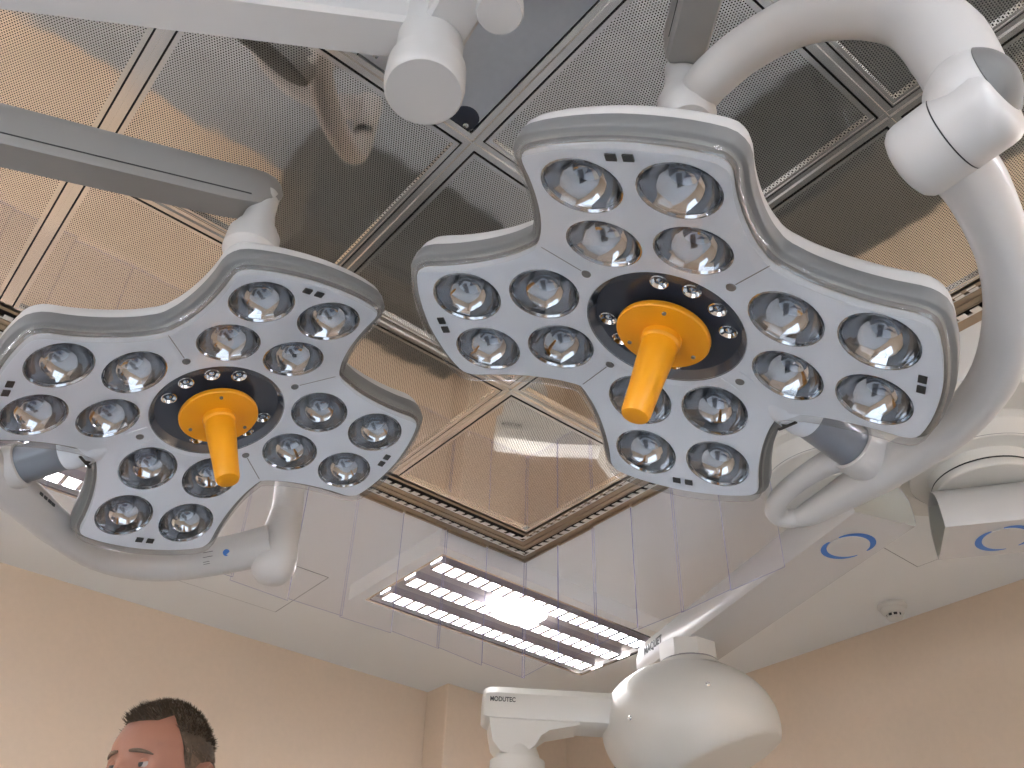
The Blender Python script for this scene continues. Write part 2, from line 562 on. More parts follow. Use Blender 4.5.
# clear plastic curtain strips hung from the two far edges of the canopy
def strip(name, a, b, lab, sag0, sag1):
    a, b = Vector(a), Vector(b)
    d = (b - a).normalized()
    n = Vector((-d.y, d.x, 0)) * 0.0012
    top = ZT - 0.014
    t = thing(name, ((a + b) / 2).to_3d() + Vector((0, 0, top)), lab, 'plastic curtain', 'clear plastic curtain strips under the air ceiling')
    z0, z1 = ZC + 1.163 + sag0, ZC + 1.163 + sag1
    q = [Vector((a.x, a.y, top)), Vector((b.x, b.y, top)), Vector((b.x, b.y, z1)), Vector((a.x, a.y, z0))]
    n3 = Vector((n.x, n.y, 0))
    mb = MB()
    mb.add([p + n3 for p in q] + [p - n3 for p in q],
           [[0, 1, 2, 3]], 0)
    mb.f += [[7, 6, 5, 4], [0, 4, 5, 1], [1, 5, 6, 2], [2, 6, 7, 3], [3, 7, 4, 0]]
    mb.m += [0, 0, 1, 1, 1]
    build(mb, 'plastic_sheet', [M_CURTAIN, M_CURTEDGE], t, 0)
    build(MB().box(((a + b) / 2).to_3d() + Vector((0, 0, top + 0.006)), (abs(b.x - a.x) * 0.9 + 0.006, abs(b.y - a.y) * 0.9 + 0.006, 0.012)), 'clamp_bar', M_TRAY, t, 0)

ORD = ['first', 'second', 'third', 'fourth', 'fifth', 'sixth', 'seventh', 'eighth', 'ninth', 'tenth', 'eleventh', 'twelfth', 'thirteenth']
for k in range(13):
    x1 = TX1 - 0.004 - 0.18 * k
    o = 0.003 if k % 2 else -0.003
    lab = ('clear plastic curtain strip along the left wall side, %s from the hanging corner' % ORD[k])
    strip('curtain_strip', (x1 - 0.184, TY1 - 0.008 + o, 0), (x1, TY1 - 0.008 + o, 0), lab, random.uniform(-.006, .008), random.uniform(-.010, .006))
for k in range(6):
    y1 = TY1 - 0.006 - 0.18 * k
    o = 0.003 if k % 2 else -0.003
    lab = ('clear plastic curtain strip along the pendant arm side, %s from the hanging corner' % ORD[k])
    strip('curtain_strip', (TX1 - 0.008 + o, y1, 0), (TX1 - 0.008 + o, y1 - 0.184, 0), lab, random.uniform(-.010, .004), random.uniform(-.004, .012))


# ------------------------------------------------------------------ ceiling luminaires
def luminaire(x0, x1, y0, y1, lab, vert=False, lm=None):
    zb = ZC + 1.535
    t = thing('ceiling_luminaire', ((x0 + x1) / 2, (y0 + y1) / 2, ZT), lab, 'ceiling lamp', 'fluorescent luminaires on the white ceiling')
    h = MB()
    ring_rect(h, x0, x1, y0, y1, 0.045, (zb + ZT) / 2, ZT - zb)
    h.box(((x0 + x1) / 2, (y0 + y1) / 2, ZT - 0.01), (x1 - x0 - 0.08, y1 - y0 - 0.08, 0.018))
    build(h, 'housing', M_CEIL, t, 0)
    rim = MB()
    ring_rect(rim, x0 + 0.045, x1 - 0.045, y0 + 0.045, y1 - 0.045, 0.012, zb + 0.004, 0.006)
    build(rim, 'inner_rim', M_STEEL, t, 0)
    build(MB().box(((x0 + x1) / 2, (y0 + y1) / 2, zb + 0.034), (x1 - x0 - 0.09, y1 - y0 - 0.09, 0.006)), 'reflector_pan', M_GAPPAN, t, 0)
    L, W = (x1 - x0, y1 - y0) if not vert else (y1 - y0, x1 - x0)
    cx, cy = (x0 + x1) / 2, (y0 + y1) / 2
    def at(u, v, z, du, dv, dz, mb, rot=0):
        if not vert: mb.box((cx + u, cy + v, z), (du, dv, dz))
        else: mb.box((cx + v, cy + u, z), (dv, du, dz))
    for v in (-0.165, 0.0, 0.165):
        lr = MB(); at(0, v, zb + 0.022, L - 0.17, 0.054, 0.012, lr)
        o = build(lr, 'lamp_row', lm or (M_ADDED_LAMP if 'photo' in lab else M_LAMP), t, 0)
        bl = MB()
        n = 19
        for k in range(n + 1):
            at(-(L - 0.17) / 2 + k * (L - 0.17) / n, v, zb + 0.008, 0.015, 0.066, 0.010, bl)
        at(0, v - 0.035, zb + 0.017, L - 0.16, 0.004, 0.034, bl); at(0, v + 0.035, zb + 0.017, L - 0.16, 0.004, 0.034, bl)
        build(bl, 'louvre', M_LOUVRE, o, 0)
    return t

lum = luminaire(1.605, 2.835, 2.385, 2.985, 'lit fluorescent ceiling luminaire seen through the plastic curtain, three bright louvred rows')
bloom = MB()
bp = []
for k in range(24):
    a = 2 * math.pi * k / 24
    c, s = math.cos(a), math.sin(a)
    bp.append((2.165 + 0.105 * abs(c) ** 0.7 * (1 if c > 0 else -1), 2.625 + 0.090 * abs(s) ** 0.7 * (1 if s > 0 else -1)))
bloom.prism(bp, ZC + 1.530, ZC + 1.552)
build(bloom, 'bloom_plate', M_BLOOM, lum, 30)  # glowing plate added for the glare bloom, no part of the luminaire
luminaire(-0.40, 0.83, 2.385, 2.985, 'lit ceiling luminaire peeping out behind the left operating lamp and its grey tube')
luminaire(-0.25, 0.98, -1.85, -1.25, 'added unseen ceiling luminaire on the ceiling behind the photographer near the window wall')  # from here on, unseen luminaires added to light the room
luminaire(2.76, 3.36, -1.10, 0.13, 'added unseen ceiling luminaire on the ceiling behind the pendant arms, outside the photo', True)
luminaire(-2.20, -1.60, 0.10, 1.33, 'added unseen ceiling luminaire on the ceiling left of the photographer, outside the photo', True)

luminaire(2.05, 2.65, -2.15, -0.92, 'added unseen ceiling luminaire in the corner of the room behind the photographer, outside the photo', True)
luminaire(-2.20, -1.60, -1.60, -0.37, 'added unseen ceiling luminaire by the window wall at the far back, outside the photo', True)
luminaire(-2.20, -1.60, 1.80, 3.03, 'added unseen ceiling luminaire near the left wall and beyond the photo edge', True)

# access hatches in the white ceiling: a thin dark joint around a flush panel
def hatch(x0, x1, y0, y1, lab):
    t = thing('ceiling_hatch', ((x0 + x1) / 2, (y0 + y1) / 2, ZT), lab, 'ceiling hatch')
    mb = MB(); ring_rect(mb, x0, x1, y0, y1, 0.004, ZT - 0.0005, 0.002)
    build(mb, 'joint', M_ARMGREY, t, 0)
    build(MB().box(((x0 + x1) / 2, (y0 + y1) / 2, ZT - 0.001), (x1 - x0 - 0.008, y1 - y0 - 0.008, 0.003)), 'hatch_cover', M_CEIL, t, 0)
hatch(1.025, 1.508, 2.985, 3.412, 'square flush ceiling hatch between the left lamp elbow and the wall')
hatch(2.62, 3.06, 0.99, 1.437, 'square flush ceiling hatch below the two pendant arm ends')

# smoke detector
sd = thing('smoke_detector', (3.275, 1.678, ZT), 'round white smoke detector on the ceiling near the right wall', 'smoke detector')
T = Matrix.Translation((3.275, 1.678, ZT))
build(MB().revolve([(0.0001, 0), (0.055, 0), (0.056, -0.012), (0.050, -0.018), (0.0001, -0.018)], 32, T), 'base', M_WARM, sd, 40)
build(MB().revolve([(0.046, -0.018), (0.046, -0.028), (0.038, -0.040), (0.030, -0.042)], 32, T), 'body', M_WARM, sd, 40)
v = MB()
v.revolve([(0.029, -0.040), (0.027, -0.052)], 24, T)
build(v, 'sensing_chamber', M_BLACK, sd, 40)
build(MB().revolve([(0.030, -0.052), (0.029, -0.058), (0.015, -0.062), (0.0001, -0.063)], 24, T), 'cap', M_WARM, sd, 40)
rb = MB()
for k in range(9):
    a = k * 2 * math.pi / 9
    rb.box(T @ Vector((0.030 * math.cos(a), 0.030 * math.sin(a), -0.046)), (0.006, 0.006, 0.014), Matrix.Rotation(a, 3, 'Z'))
build(rb, 'guard', M_WARM, sd, 0)

# ------------------------------------------------------------------ operating lamps
R1, S1, R2, S2, SL = 0.1574, 0.0548, 0.265, 0.0553, 0.1826
CRE = 0.110
LOBE = [(0.165, 0.136), (0.180, 0.130), (0.200, 0.1245), (0.223, 0.1200), (0.250, 0.1168), (0.277, 0.1155), (0.300, 0.1160), (0.3135, 0.1120), (0.3225, 0.1010), (0.331, 0.070), (0.336, 0.035), (0.338, 0.0)]
DIAG = 0.146


def zface(x, y):
    return (max(max(abs(x), abs(y)), CRE) - R1) * SL


def rot90(x, y, k):
    for _ in range(k % 4):
        x, y = -y, x
    return x, y


def lobe_side():
    """outline of one lobe from its clockwise diagonal to (not including) the next"""
    half = [(DIAG, DIAG)] + LOBE
    pts = [(a, -t) for a, t in half] + [(a, t) for a, t in half[::-1][1:-1]]
    return pts


def star(k=3):
    base = []
    for q in range(4):
        for (x, y) in lobe_side():
            base.append(Vector((*rot90(x, y, q), 0)))
    out = crom(base, k, True)
    return [(v.x, v.y) for v in out]


STAR = star(2)


def offset_star(d):
    n = len(STAR)
    out = []
    for i in range(n):
        a, b = Vector(STAR[i - 1]), Vector(STAR[(i + 1) % n])
        t = (b - a).normalized()
        out.append((STAR[i][0] + t.y * d, STAR[i][1] - t.x * d))
    return out


def circ(cx, cy, r, n=28):
    return [(cx + r * math.cos(2 * math.pi * k / n), cy + r * math.sin(2 * math.pi * k / n)) for k in range(n)]


def face_mesh(holes=True, lift=0.0):
    mb = MB()
    # one lobe, its outline sampled on the star
    n = len(STAR) // 4
    lob = STAR[:n] + [STAR[n]]
    outer = [(CRE, -CRE)] + lob + [(CRE, CRE)]
    hs = [circ(R1, S1, 0.0455), circ(R1, -S1, 0.0455), circ(R2, S2, 0.0455), circ(R2, -S2, 0.0455)] if holes else []
    V, F = fill_poly(outer, hs)
    for q in range(4):
        mb.add([(*rot90(x, y, q), zface(x, y) + lift) for x, y in V], F, 0)
    zc = zface(0, 0) + lift
    V, F = fill_poly([(-CRE, -CRE), (CRE, -CRE), (CRE, CRE), (-CRE, CRE)], [circ(0, 0, 0.1065, 64)])
    mb.add([(x, y, zc) for x, y in V], F, 0)
    return mb


def head_parts(root, HM, tube_only=False):
    """parts of one lamp head; HM takes head coordinates (viewer along +z) to the root's frame"""
    # face plate
    fm = face_mesh()
    for q in range(4):
        for k in (1,):
            a = math.pi / 4 + q * math.pi / 2
            c, s = math.cos(a), math.sin(a)
            fm.revolve([(0.0001, 0.0012), (0.006, 0.0012), (0.0065, 0)], 14, Matrix.Translation((0.131 * c, 0.131 * s, zface(0.131 * c, 0.131 * s))), 1)
            if q != 3:
                p0, p1 = Vector((0.139 * c, 0.139 * s)), Vector((0.200 * c, 0.200 * s))
                w = Vector((-s, c)) * 0.0007
                z0, z1 = zface(*p0) + 0.0006, zface(*p1) + 0.0008
                fm.add([(p0.x - w.x, p0.y - w.y, z0), (p1.x - w.x, p1.y - w.y, z1), (p1.x + w.x, p1.y + w.y, z1), (p0.x + w.x, p0.y + w.y, z0)], [[0, 1, 2, 3]], 1)
    face = build(fm, 'face_plate', [M_FACE, M_BAND], root, 25, origin=(0, 0, 0), matrix=HM)
    # two dark sensor windows at each lobe tip
    for q in range(4):
        for t in (-0.0095, 0.0095):
            x, y = 0.316, t
            M = Matrix.Translation((*rot90(x, y, q), zface(x, y) + 0.0012)) @ Matrix.Rotation(q * math.pi / 2, 4, 'Z') @ Matrix.Rotation(-math.atan(SL), 4, 'Y')
            build(MB().box((0, 0, 0), (0.010, 0.012, 0.002)), 'sensor_window', M_BLACK, face, 0, origin=(0, 0, 0), matrix=M)
    # shell: lip, grey band, white dome
    def lev(off, dz, scale=1.0, flat=0.0):
        pts = offset_star(off)
        return [(x * scale, y * scale, (zface(sx, sy) * (1 - flat)) + dz) for (x, y), (sx, sy) in zip(pts, STAR)]
    sh = MB()
    sh.loft([lev(0.0005, -0.001), lev(0.004, -0.0065)], 0, False, False)
    sh.loft([lev(0.004, -0.0065), lev(0.0125, -0.009), lev(0.0140, -0.012), lev(0.0140, -0.028), lev(0.0130, -0.030)], 1, False, False)
    sh.loft([lev(0.0130, -0.030), lev(0.0125, -0.032), lev(0.0110, -0.042), lev(0.006, -0.053), lev(0.0, -0.060), lev(0, -0.067, 0.93, 0.1), lev(0, -0.078, 0.80, 0.3), lev(0, -0.088, 0.6, 0.6), lev(0, -0.096, 0.35, 0.9), lev(0, -0.100, 0.12, 1)], 2, False, True)
    build(sh, 'shell', [M_BLACK, M_BAND, M_WHITE], root, 50, origin=(0, 0, 0), matrix=HM)
    # clear cover over the face, with its rounded lip
    cv = face_mesh(False, 0.011)
    build(cv, 'clear_cover', M_COVER, root, 25, origin=(0, 0, 0), matrix=HM)
    lp = MB()
    lp.loft([lev(0.0, 0.0105), lev(0.0035, 0.0095), lev(0.0062, 0.006), lev(0.0075, 0.0), lev(0.0085, -0.0085)], 0, False, False)
    build(lp, 'cover_lip', M_LIP, root, 60, origin=(0, 0, 0), matrix=HM)
    # sixteen LED reflectors, shared mesh
    rf = MB()
    prof = [(0.0475, 0.0005), (0.0455, 0.0012), (0.0440, -0.002), (0.0395, -0.014), (0.0310, -0.027), (0.0185, -0.036)]
    for i in range(len(prof) - 1):
        rf.revolve([prof[i], prof[i + 1]], 32 if i < 2 else 14, None, 0)
    rf.revolve([(0.0185, -0.036), (0.0001, -0.036)], 14, None, 1)
    ln = MB()
    ln.revolve([(0.0185, -0.036), (0.0175, -0.024), (0.0165, -0.0215), (0.0150, -0.0225), (0.0095, -0.0260), (0.0001, -0.0270)], 24, None, 0)
    rme = lme = None
    for q in range(4):
        for a, t in ((R1, S1), (R1, -S1), (R2, S2), (R2, -S2)):
            M = HM @ Matrix.Translation((*rot90(a, t, q), zface(a, t))) @ Matrix.Rotation(q * math.pi / 2, 4, 'Z') @ Matrix.Rotation(-math.atan(SL), 4, 'Y')
            if rme is None:
                o = build(rf, 'led_reflector', [M_MIRROR, M_RING], root, 22, origin=(0, 0, 0), matrix=M); rme = o.data
                l = build(ln, 'led_lens', M_LENS, o, 50, origin=(0, 0, 0), matrix=Matrix.Identity(4)); lme = l.data
            else:
                o = link('led_reflector', rme, root, M)
                link('led_lens', lme, o)
    # dark centre ring with small LEDs
    zc = zface(0, 0)
    rg = MB()
    rg.revolve([(0.1075, zc + 0.001), (0.1040, zc - 0.004), (0.098, zc - 0.011), (0.060, zc - 0.013), (0.0001, zc - 0.013)], 64, None, 0)
    ring = build(rg, 'centre_ring', M_RING, root, 40, origin=(0, 0, 0), matrix=HM)
    g = MB()
    g.revolve([(0.0125, 0.000), (0.0125, 0.0015), (0.0110, 0.002), (0.0070, -0.005), (0.005, -0.006)], 16, None, 0)
    g.revolve([(0.005, -0.006), (0.0045, -0.001), (0.0001, 0.001)], 12, None, 1)
    gme = None
    for deg in (0, 30, 60, 90, 180, 210, 240, 270):
        a = math.radians(deg)
        M = Matrix.Translation((0.0815 * math.cos(a), 0.0815 * math.sin(a), zc - 0.0085))
        if gme is None:
            o = build(g, 'guide_led', [M_CHROME, M_LENS], ring, 25, origin=(0, 0, 0), matrix=M); gme = o.data
        else:
            link('guide_led', gme, ring, M)
    # orange sterile handle
    hd = MB()
    hd.revolve([(0.055, -0.006), (0.0615, -0.004), (0.063, -0.001), (0.063, 0.0035), (0.0615, 0.0055), (0.030, 0.007), (0.0265, 0.007), (0.0265, 0.015), (0.0245, 0.017), (0.0235, 0.0185)], 56, None, 0)
    hand = build(hd, 'handle_flange', M_ORANGE, root, 35, origin=(0, 0, 0), matrix=HM)
    build(MB().revolve([(0.0235, 0.0185), (0.0240, 0.024), (0.0235, 0.045), (0.0205, 0.090), (0.0188, 0.130), (0.0172, 0.1345), (0.015, 0.1355), (0.0001, 0.1350)], 40), 'handle_grip', M_ORANGE, hand, 35, origin=(0, 0, 0), matrix=Matrix.Identity(4))
    sme = None
    for deg in (80, 200, 320):
        a = math.radians(deg)
        M = Matrix.Translation((0.050 * math.cos(a), 0.050 * math.sin(a), -0.0015))
        if sme is None:
            sme = build(MB().revolve([(0.0001, 0.0095), (0.0028, 0.0095), (0.003, 0.006)], 10), 'flange_screw', M_BAND, hand, 40, origin=(0, 0, 0), matrix=M).data
        else:
            link('flange_screw', sme, hand, M)
    # grey radial tube and its white clip, leaving between two lobes (-45 deg)
    d = Vector((0.70711, -0.70711, 0))
    tb = MB()
    tb.sweep([d * 0.215 + Vector((0, 0, -0.031)), d * 0.345 + Vector((0, 0, -0.030))], 0.0315, 28)
    build(tb, 'radial_tube', M_TUBE, root, 40, origin=(0, 0, 0), matrix=HM)
    cl = MB()
    cl.sweep([d * 0.188 + Vector((0, 0, -0.030)), d * 0.205 + Vector((0, 0, -0.029)), d * 0.246 + Vector((0, 0, -0.029)), d * 0.252 + Vector((0, 0, -0.03))], [0.026, 0.0325, 0.0335, 0.0325], 28)
    for o_ in (-0.0165, 0.0165):
        w_ = Vector((0.70711, 0.70711, 0)) * o_
        cl.sweep([d * 0.112 + w_ + Vector((0, 0, -0.009)), d * 0.165 + w_ + Vector((0, 0, zface(0.115, 0.115) - 0.001)), d * 0.205 + w_ + Vector((0, 0, -0.004))], [0.0012, 0.0018, 0.0022], 8)
    clip = build(cl, 'tube_saddle', M_FACE, root, 40, origin=(0, 0, 0), matrix=HM)
    M = frame((0.15, -0.15, 1), (1, 1, 0), d * 0.222 + Vector((0, 0, 0.0075)))
    build(MB().box((0, 0, 0), (0.034, 0.004, 0.002)).add([(-0.006, 0.002, 0.001), (0.006, 0.002, 0.001), (0, 0.011, 0.001)], [[0, 1, 2]]), 'arrow_mark', M_BLACK, clip, 0, origin=(0, 0, 0), matrix=M)


def lamp(HC, HR, spin, label, pivot):
    t = thing('operating_lamp', pivot, label, 'operating lamp', 'ceiling hung operating lamps')
    H = Matrix(HR).to_4x4()
    H.translation = Vector(HC)
    H = H @ Matrix.Rotation(spin, 4, 'Z')
    head_parts(t, Matrix.Translation(-Vector(pivot)) @ H)
    return t, H


# right lamp --------------------------------------------------------
RC = P(0.7198, 0.58861, 0.80668)
RR = ((0.555505, -0.807006, -0.20039), (-0.763171, -0.5905, 0.26245), (-0.330129, 0.00714, -0.943909))
RP = P(0.765, 0.5325, 1.36)
lampR, HR_ = lamp(RC, RR, 0.0, 'larger white four-lobed operating lamp on the right, its white yoke looping around it', RP)


def tube(root, pts, rad, name, mat=M_WHITE, k=8, n=24, sq=1.0, up=None):
    rr = rad if isinstance(rad, (list, tuple)) else [rad] * len(pts)
    c = crom([Vector((p.x, p.y, p.z)) for p in pts], k)
    r = []
    for i in range(len(rr) - 1):
        r += [rr[i] + (rr[i + 1] - rr[i]) * q / k for q in range(k)]
    r.append(rr[-1])
    mb = MB().sweep(c, r, n, up=up, sq=sq)
    return build(mb, name, mat, root, 60)


def spring_arm(root, a, b, mat, name='spring_arm', w=0.066, h=0.085, tip=((0.85, 0.95, 0), (0.95, 0.86, 0.004), (0.99, 0.72, 0.010), (1.015, 0.45, 0.016))):
    """tapered rounded-box beam from pivot a (outer) to b (lamp side)"""
    a, b = Vector(a), Vector(b)
    d = (b - a).normalized()
    side = Vector((0, 0, 1)).cross(d).normalized()
    upv = d.cross(side)
    L = (b - a).length
    sect = [(-0.42, -0.5), (0.42, -0.5), (0.5, -0.40), (0.5, 0.28), (0.36, 0.5), (-0.36, 0.5), (-0.5, 0.28), (-0.5, -0.40)]
    rings = []
    for t, s, dz in ((-0.02, 0.72, -.006), (0.0, 0.9, 0), (0.03, 1.0, 0)) + tip:
        rings.append([a + d * (L * t) + side * (x * w * (s if s < 0.9 else 1.0)) + upv * (y * h * s + dz) for x, y in sect])
    o = build(MB().loft(rings, 0), name, mat, root, 30)
    # lower cover seam
    sm = MB()
    sm.loft([[a + d * (L * t) + side * (x * w) + upv * (y * h) for x, y in ((-0.515, -0.30), (0.515, -0.30), (0.515, -0.325), (-0.515, -0.325))] for t in (0.05, 0.94)], 0)
    build(sm, 'cover_seam', M_BLACK, o, 0)
    return o


# neck below the spring arm, yoke tubes and elbow
J = P(0.28, -0.12, 1.27)
sa = spring_arm(lampR, J, RP + Vector((-0.018, -0.022, 0.045)), M_ARMGREY, tip=((0.90, 1.0, 0), (0.985, 0.95, 0.0), (1.0, 0.8, 0.0)))
build(MB().box(RP + Vector((-0.012, -0.012, 0.022)), (0.036, 0.030, 0.02), Matrix.Rotation(0.9, 3, 'Z'), bev=0.003), 'joint_pin', pmat('brass_pin', (0.45, 0.30, 0.14), 0.35, 0.8), sa, 0)
build(MB().revolve([(0.0001, 0.035), (0.026, 0.034), (0.028, 0.0), (0.034, -0.03), (0.040, -0.048), (0.040, -0.058), (0.046, -0.066), (0.046, -0.105), (0.036, -0.120), (0.0001, -0.122)], 32, Matrix.Translation(RP)), 'swivel_neck', M_WHITE, lampR, 40)
t1 = [P(0.7645, 0.500, 1.290), P(0.7541, 0.4691, 1.2822), P(0.7504, 0.402, 1.2747), P(0.7415, 0.3129, 1.2277), P(0.7288, 0.234, 1.1403), P(0.7151, 0.1734, 1.0353), P(0.705, 0.146, 0.925), P(0.7005, 0.142, 0.795)]
tube(lampR, t1, [0.034, 0.036, 0.036, 0.036, 0.037, 0.039, 0.043, 0.038], 'upper_yoke')
ER = P(0.698, 0.172, 0.790)
axR = (RC - ER); axR.z *= 0.3; axR.normalize()
Eh = frame(axR, (0, 0, 1), ER)
el = build(MB().revolve([(0.0001, -0.056), (0.030, -0.055), (0.038, -0.051), (0.0425, -0.044), (0.0435, -0.036), (0.0435, -0.001), (0.0428, -0.0006), (0.0428, 0.0006), (0.0435, 0.001), (0.0435, 0.040), (0.0420, 0.048), (0.037, 0.054), (0.030, 0.057), (0.0001, 0.058)], 40, Eh), 'elbow', M_WHITE, lampR, 40)
build(MB().revolve([(0.0438, -0.0007), (0.0438, 0.0007)], 40, Eh), 'elbow_seam', M_BLACK, el, 0)
E0 = P(0.692, 0.143, 0.815)
ball = lambda r, g0, g1, n: [(r * math.sin(math.radians(g0 + (g1 - g0) * k / n)) + 1e-5, r * math.cos(math.radians(g0 + (g1 - g0) * k / n))) for k in range(n + 1)]
capd = (CR_ * 0.58 + CU_ * 0.44 - CF_ * 0.62).normalized()
build(MB().revolve(ball(0.0455, 0, 180, 18), 36, frame(capd, (0, 0, 1), E0)), 'elbow_corner', M_WHITE, el, 60)
build(MB().revolve(ball(0.0468, 0, 56, 10) + ball(0.0440, 57, 57.1, 1), 36, frame(capd, (0, 0, 1), E0)), 'elbow_cap', M_BAND, el, 50)
t2 = [P(0.7223, 0.1923, 0.800), P(0.7763, 0.1928, 0.7905), P(0.8656, 0.2153, 0.7703), P(0.9439, 0.2533, 0.7537), P(1.018, 0.3131, 0.7393), P(1.0652, 0.3841, 0.7321), P(1.0872, 0.455, 0.7309), P(1.1025, 0.5343, 0.7318), P(1.1173, 0.6111, 0.7326), P(1.128, 0.672, 0.7336), P(1.130, 0.700, 0.735)]
tube(lampR, t2, [0.036, 0.033, 0.029, 0.029, 0.029, 0.028, 0.028, 0.030, 0.024, 0.019, 0.012], 'lower_yoke')
t3 = [P(1.128, 0.694, 0.735), P(1.119, 0.712, 0.7380), P(1.098, 0.712, 0.743), P(1.076, 0.685, 0.747), P(1.060, 0.636, 0.749), P(1.054, 0.590, 0.750), P(1.058, 0.556, 0.752)]
tube(lampR, t3, [0.014, 0.0155, 0.016, 0.016, 0.016, 0.018, 0.022], 'grip_bar')
dR = (HR_.to_3x3() @ Vector((0.70711, -0.70711, 0)))
hz = HR_.to_3x3() @ Vector((0, 0, 1))
build(MB().revolve([(0.033, -0.012), (0.0365, -0.010), (0.038, 0.004), (0.037, 0.022), (0.030, 0.040), (0.015, 0.050), (0.0001, 0.052)], 32, frame(dR, hz, RC + dR * 0.345 - hz * 0.030)), 'tube_socket', M_WHITE, lampR, 50)

# left lamp ---------------------------------------------------------
LC = P(0.39448, 1.26633, 0.88691)
LR = ((0.971494, -0.058357, 0.22977), (-0.002715, -0.971903, -0.235366), (0.237049, 0.228033, -0.944356))
LP = P(0.362, 1.242, 1.355)
lampL, HL_ = lamp(LC, LR, -math.pi / 2, 'smaller looking white four-lobed operating lamp on the left, under the dark grey spring arm', LP)
JL = P(-0.52, 1.315, 1.09)
sl = spring_arm(lampL, JL, LP + Vector((0.012, 0, 0.030)), M_ARMGREY, h=0.092, tip=((0.90, 1.0, 0), (0.95, 0.97, 0.003), (0.985, 0.85, 0.010), (1.01, 0.62, 0.018), (1.022, 0.35, 0.022)))
build(MB().box(LP + Vector((-0.028, 0.0, 0.008)), (0.030, 0.036, 0.02), bev=0.003), 'joint_pin', bpy.data.materials['brass_pin'], sl, 0)
build(MB().revolve([(0.0001, 0.040), (0.022, 0.039), (0.027, 0.030), (0.027, -0.02), (0.033, -0.055), (0.040, -0.066), (0.041, -0.076), (0.048, -0.084), (0.050, -0.125), (0.036, -0.140), (0.0001, -0.142)], 32, Matrix.Translation(LP)), 'swivel_neck', M_WHITE, lampL, 40)
q1 = [P(0.372, 1.252, 1.262), P(0.42, 1.31, 1.262), P(0.52, 1.425, 1.235), P(0.62, 1.535, 1.155), P(0.675, 1.597, 1.08), P(0.695, 1.618, 1.000), P(0.700, 1.622, 0.93), P(0.692, 1.610, 0.870)]
tube(lampL, q1, [0.032, 0.033, 0.033, 0.033, 0.032, 0.032, 0.034, 0.036], 'upper_yoke')
EL = P(0.684, 1.600, 0.868)
axL = (LC - EL); axL.z *= 0.3; axL.normalize()
Eh = frame(axL, (0, 0, 1), EL)
ell = build(MB().revolve([(0.030, 0.085), (0.034, 0.050), (0.039, 0.018), (0.0435, -0.015), (0.0435, -0.040), (0.039, -0.056), (0.028, -0.069), (0.013, -0.075), (0.0001, -0.076)], 40, frame((0.03, 0.03, 1), (1, 0, 0), EL + Vector((0.0, 0.0, 0.010)))), 'elbow', M_WHITE, lampL, 60)
q2 = [P(0.668, 1.592, 0.880), P(0.592, 1.6534, 0.8503), P(0.4961, 1.6987, 0.8165), P(0.3923, 1.6928, 0.7946), P(0.2918, 1.6344, 0.7873), P(0.2115, 1.5682, 0.7866), P(0.150, 1.520, 0.7868), P(0.09, 1.475, 0.788), P(0.04, 1.44, 0.79)]
tube(lampL, q2, [0.040, 0.037, 0.033, 0.031, 0.031, 0.034, 0.036, 0.030, 0.018], 'lower_yoke')
tubeL = bpy.data.objects['lower_yoke.001']
cen = P(0.612, 1.640, 0.858); tng = (P(0.668, 1.592, 0.880) - P(0.52, 1.69, 0.823)).normalized()
toc = (Vector((0, 0, ZC)) - cen); toc = (toc - tng * toc.dot(tng)).normalized()
D = frame(toc, tng, cen + toc * 0.0362)
build(MB().revolve([(0.0068, 0.0), (0.0066, 0.0012), (0.0001, 0.0014)], 24, D @ Matrix.Translation((-0.010, 0.004, 0))), 'blue_symbol', M_BLUE, tubeL, 40)
mk_ = MB()
for (x, y, w, h) in ((0.008, 0.003, 0.012, 0.003), (-0.043, 0.012, 0.018, 0.001), (-0.045, 0.003, 0.018, 0.001), (-0.049, -0.006, 0.012, 0.001), (-0.049, -0.010, 0.012, 0.001)):
    mk_.box(D @ Vector((x, y, 0.0006)), (w, h, 0.001), D.to_3x3())
build(mk_, 'printed_lines', M_TEXT, tubeL, 0)
cen = P(0.218, 1.574, 0.787); tng = (P(0.292, 1.634, 0.787) - P(0.15, 1.52, 0.787)).normalized()
toc = (Vector((0, 0, ZC)) - cen); toc = (toc - tng * toc.dot(tng)).normalized()
up_ = toc.cross(tng)
if up_.z < 0: up_ = -up_
nn_ = (toc * 0.75 + up_ * 0.66).normalized()
D = frame(nn_, tng, cen + nn_ * 0.0352)
mk_ = MB()
for x in (-0.016, -0.004, 0.008, 0.018):
    mk_.box(D @ Vector((x, 0, 0)), (0.008, 0.005, 0.0015), D.to_3x3())
build(mk_, 'printed_marks', M_TEXT, tubeL, 0)
dL = (HL_.to_3x3() @ Vector((0.70711, -0.70711, 0)))
hzl = HL_.to_3x3() @ Vector((0, 0, 1))
build(MB().revolve([(0.033, -0.012), (0.0365, -0.010), (0.038, 0.004), (0.037, 0.022), (0.030, 0.040), (0.015, 0.050), (0.0001, 0.052)], 32, frame(dL, hzl, LC + dL * 0.335 - hzl * 0.030)), 'tube_socket', M_WHITE, lampL, 50)

# ------------------------------------------------------------------ lamp suspension at the middle of the canopy
sp = thing('lamp_suspension', (0.392, 0.725, ZT), 'white ceiling spindle with round end cap and two horizontal extension arms', 'lamp suspension')
T = Matrix.Translation((0.392, 0.725, ZC))
build(MB().revolve([(0.052, 1.60), (0.052, 1.23)], 40, T), 'spindle', M_WHITE, sp, 40)
build(MB().revolve([(0.053, 1.245), (0.0600, 1.240), (0.0610, 1.200), (0.0590, 1.184), (0.056, 1.181), (0.0001, 1.181)], 48, T), 'end_cap', M_WHITE, sp, 40)

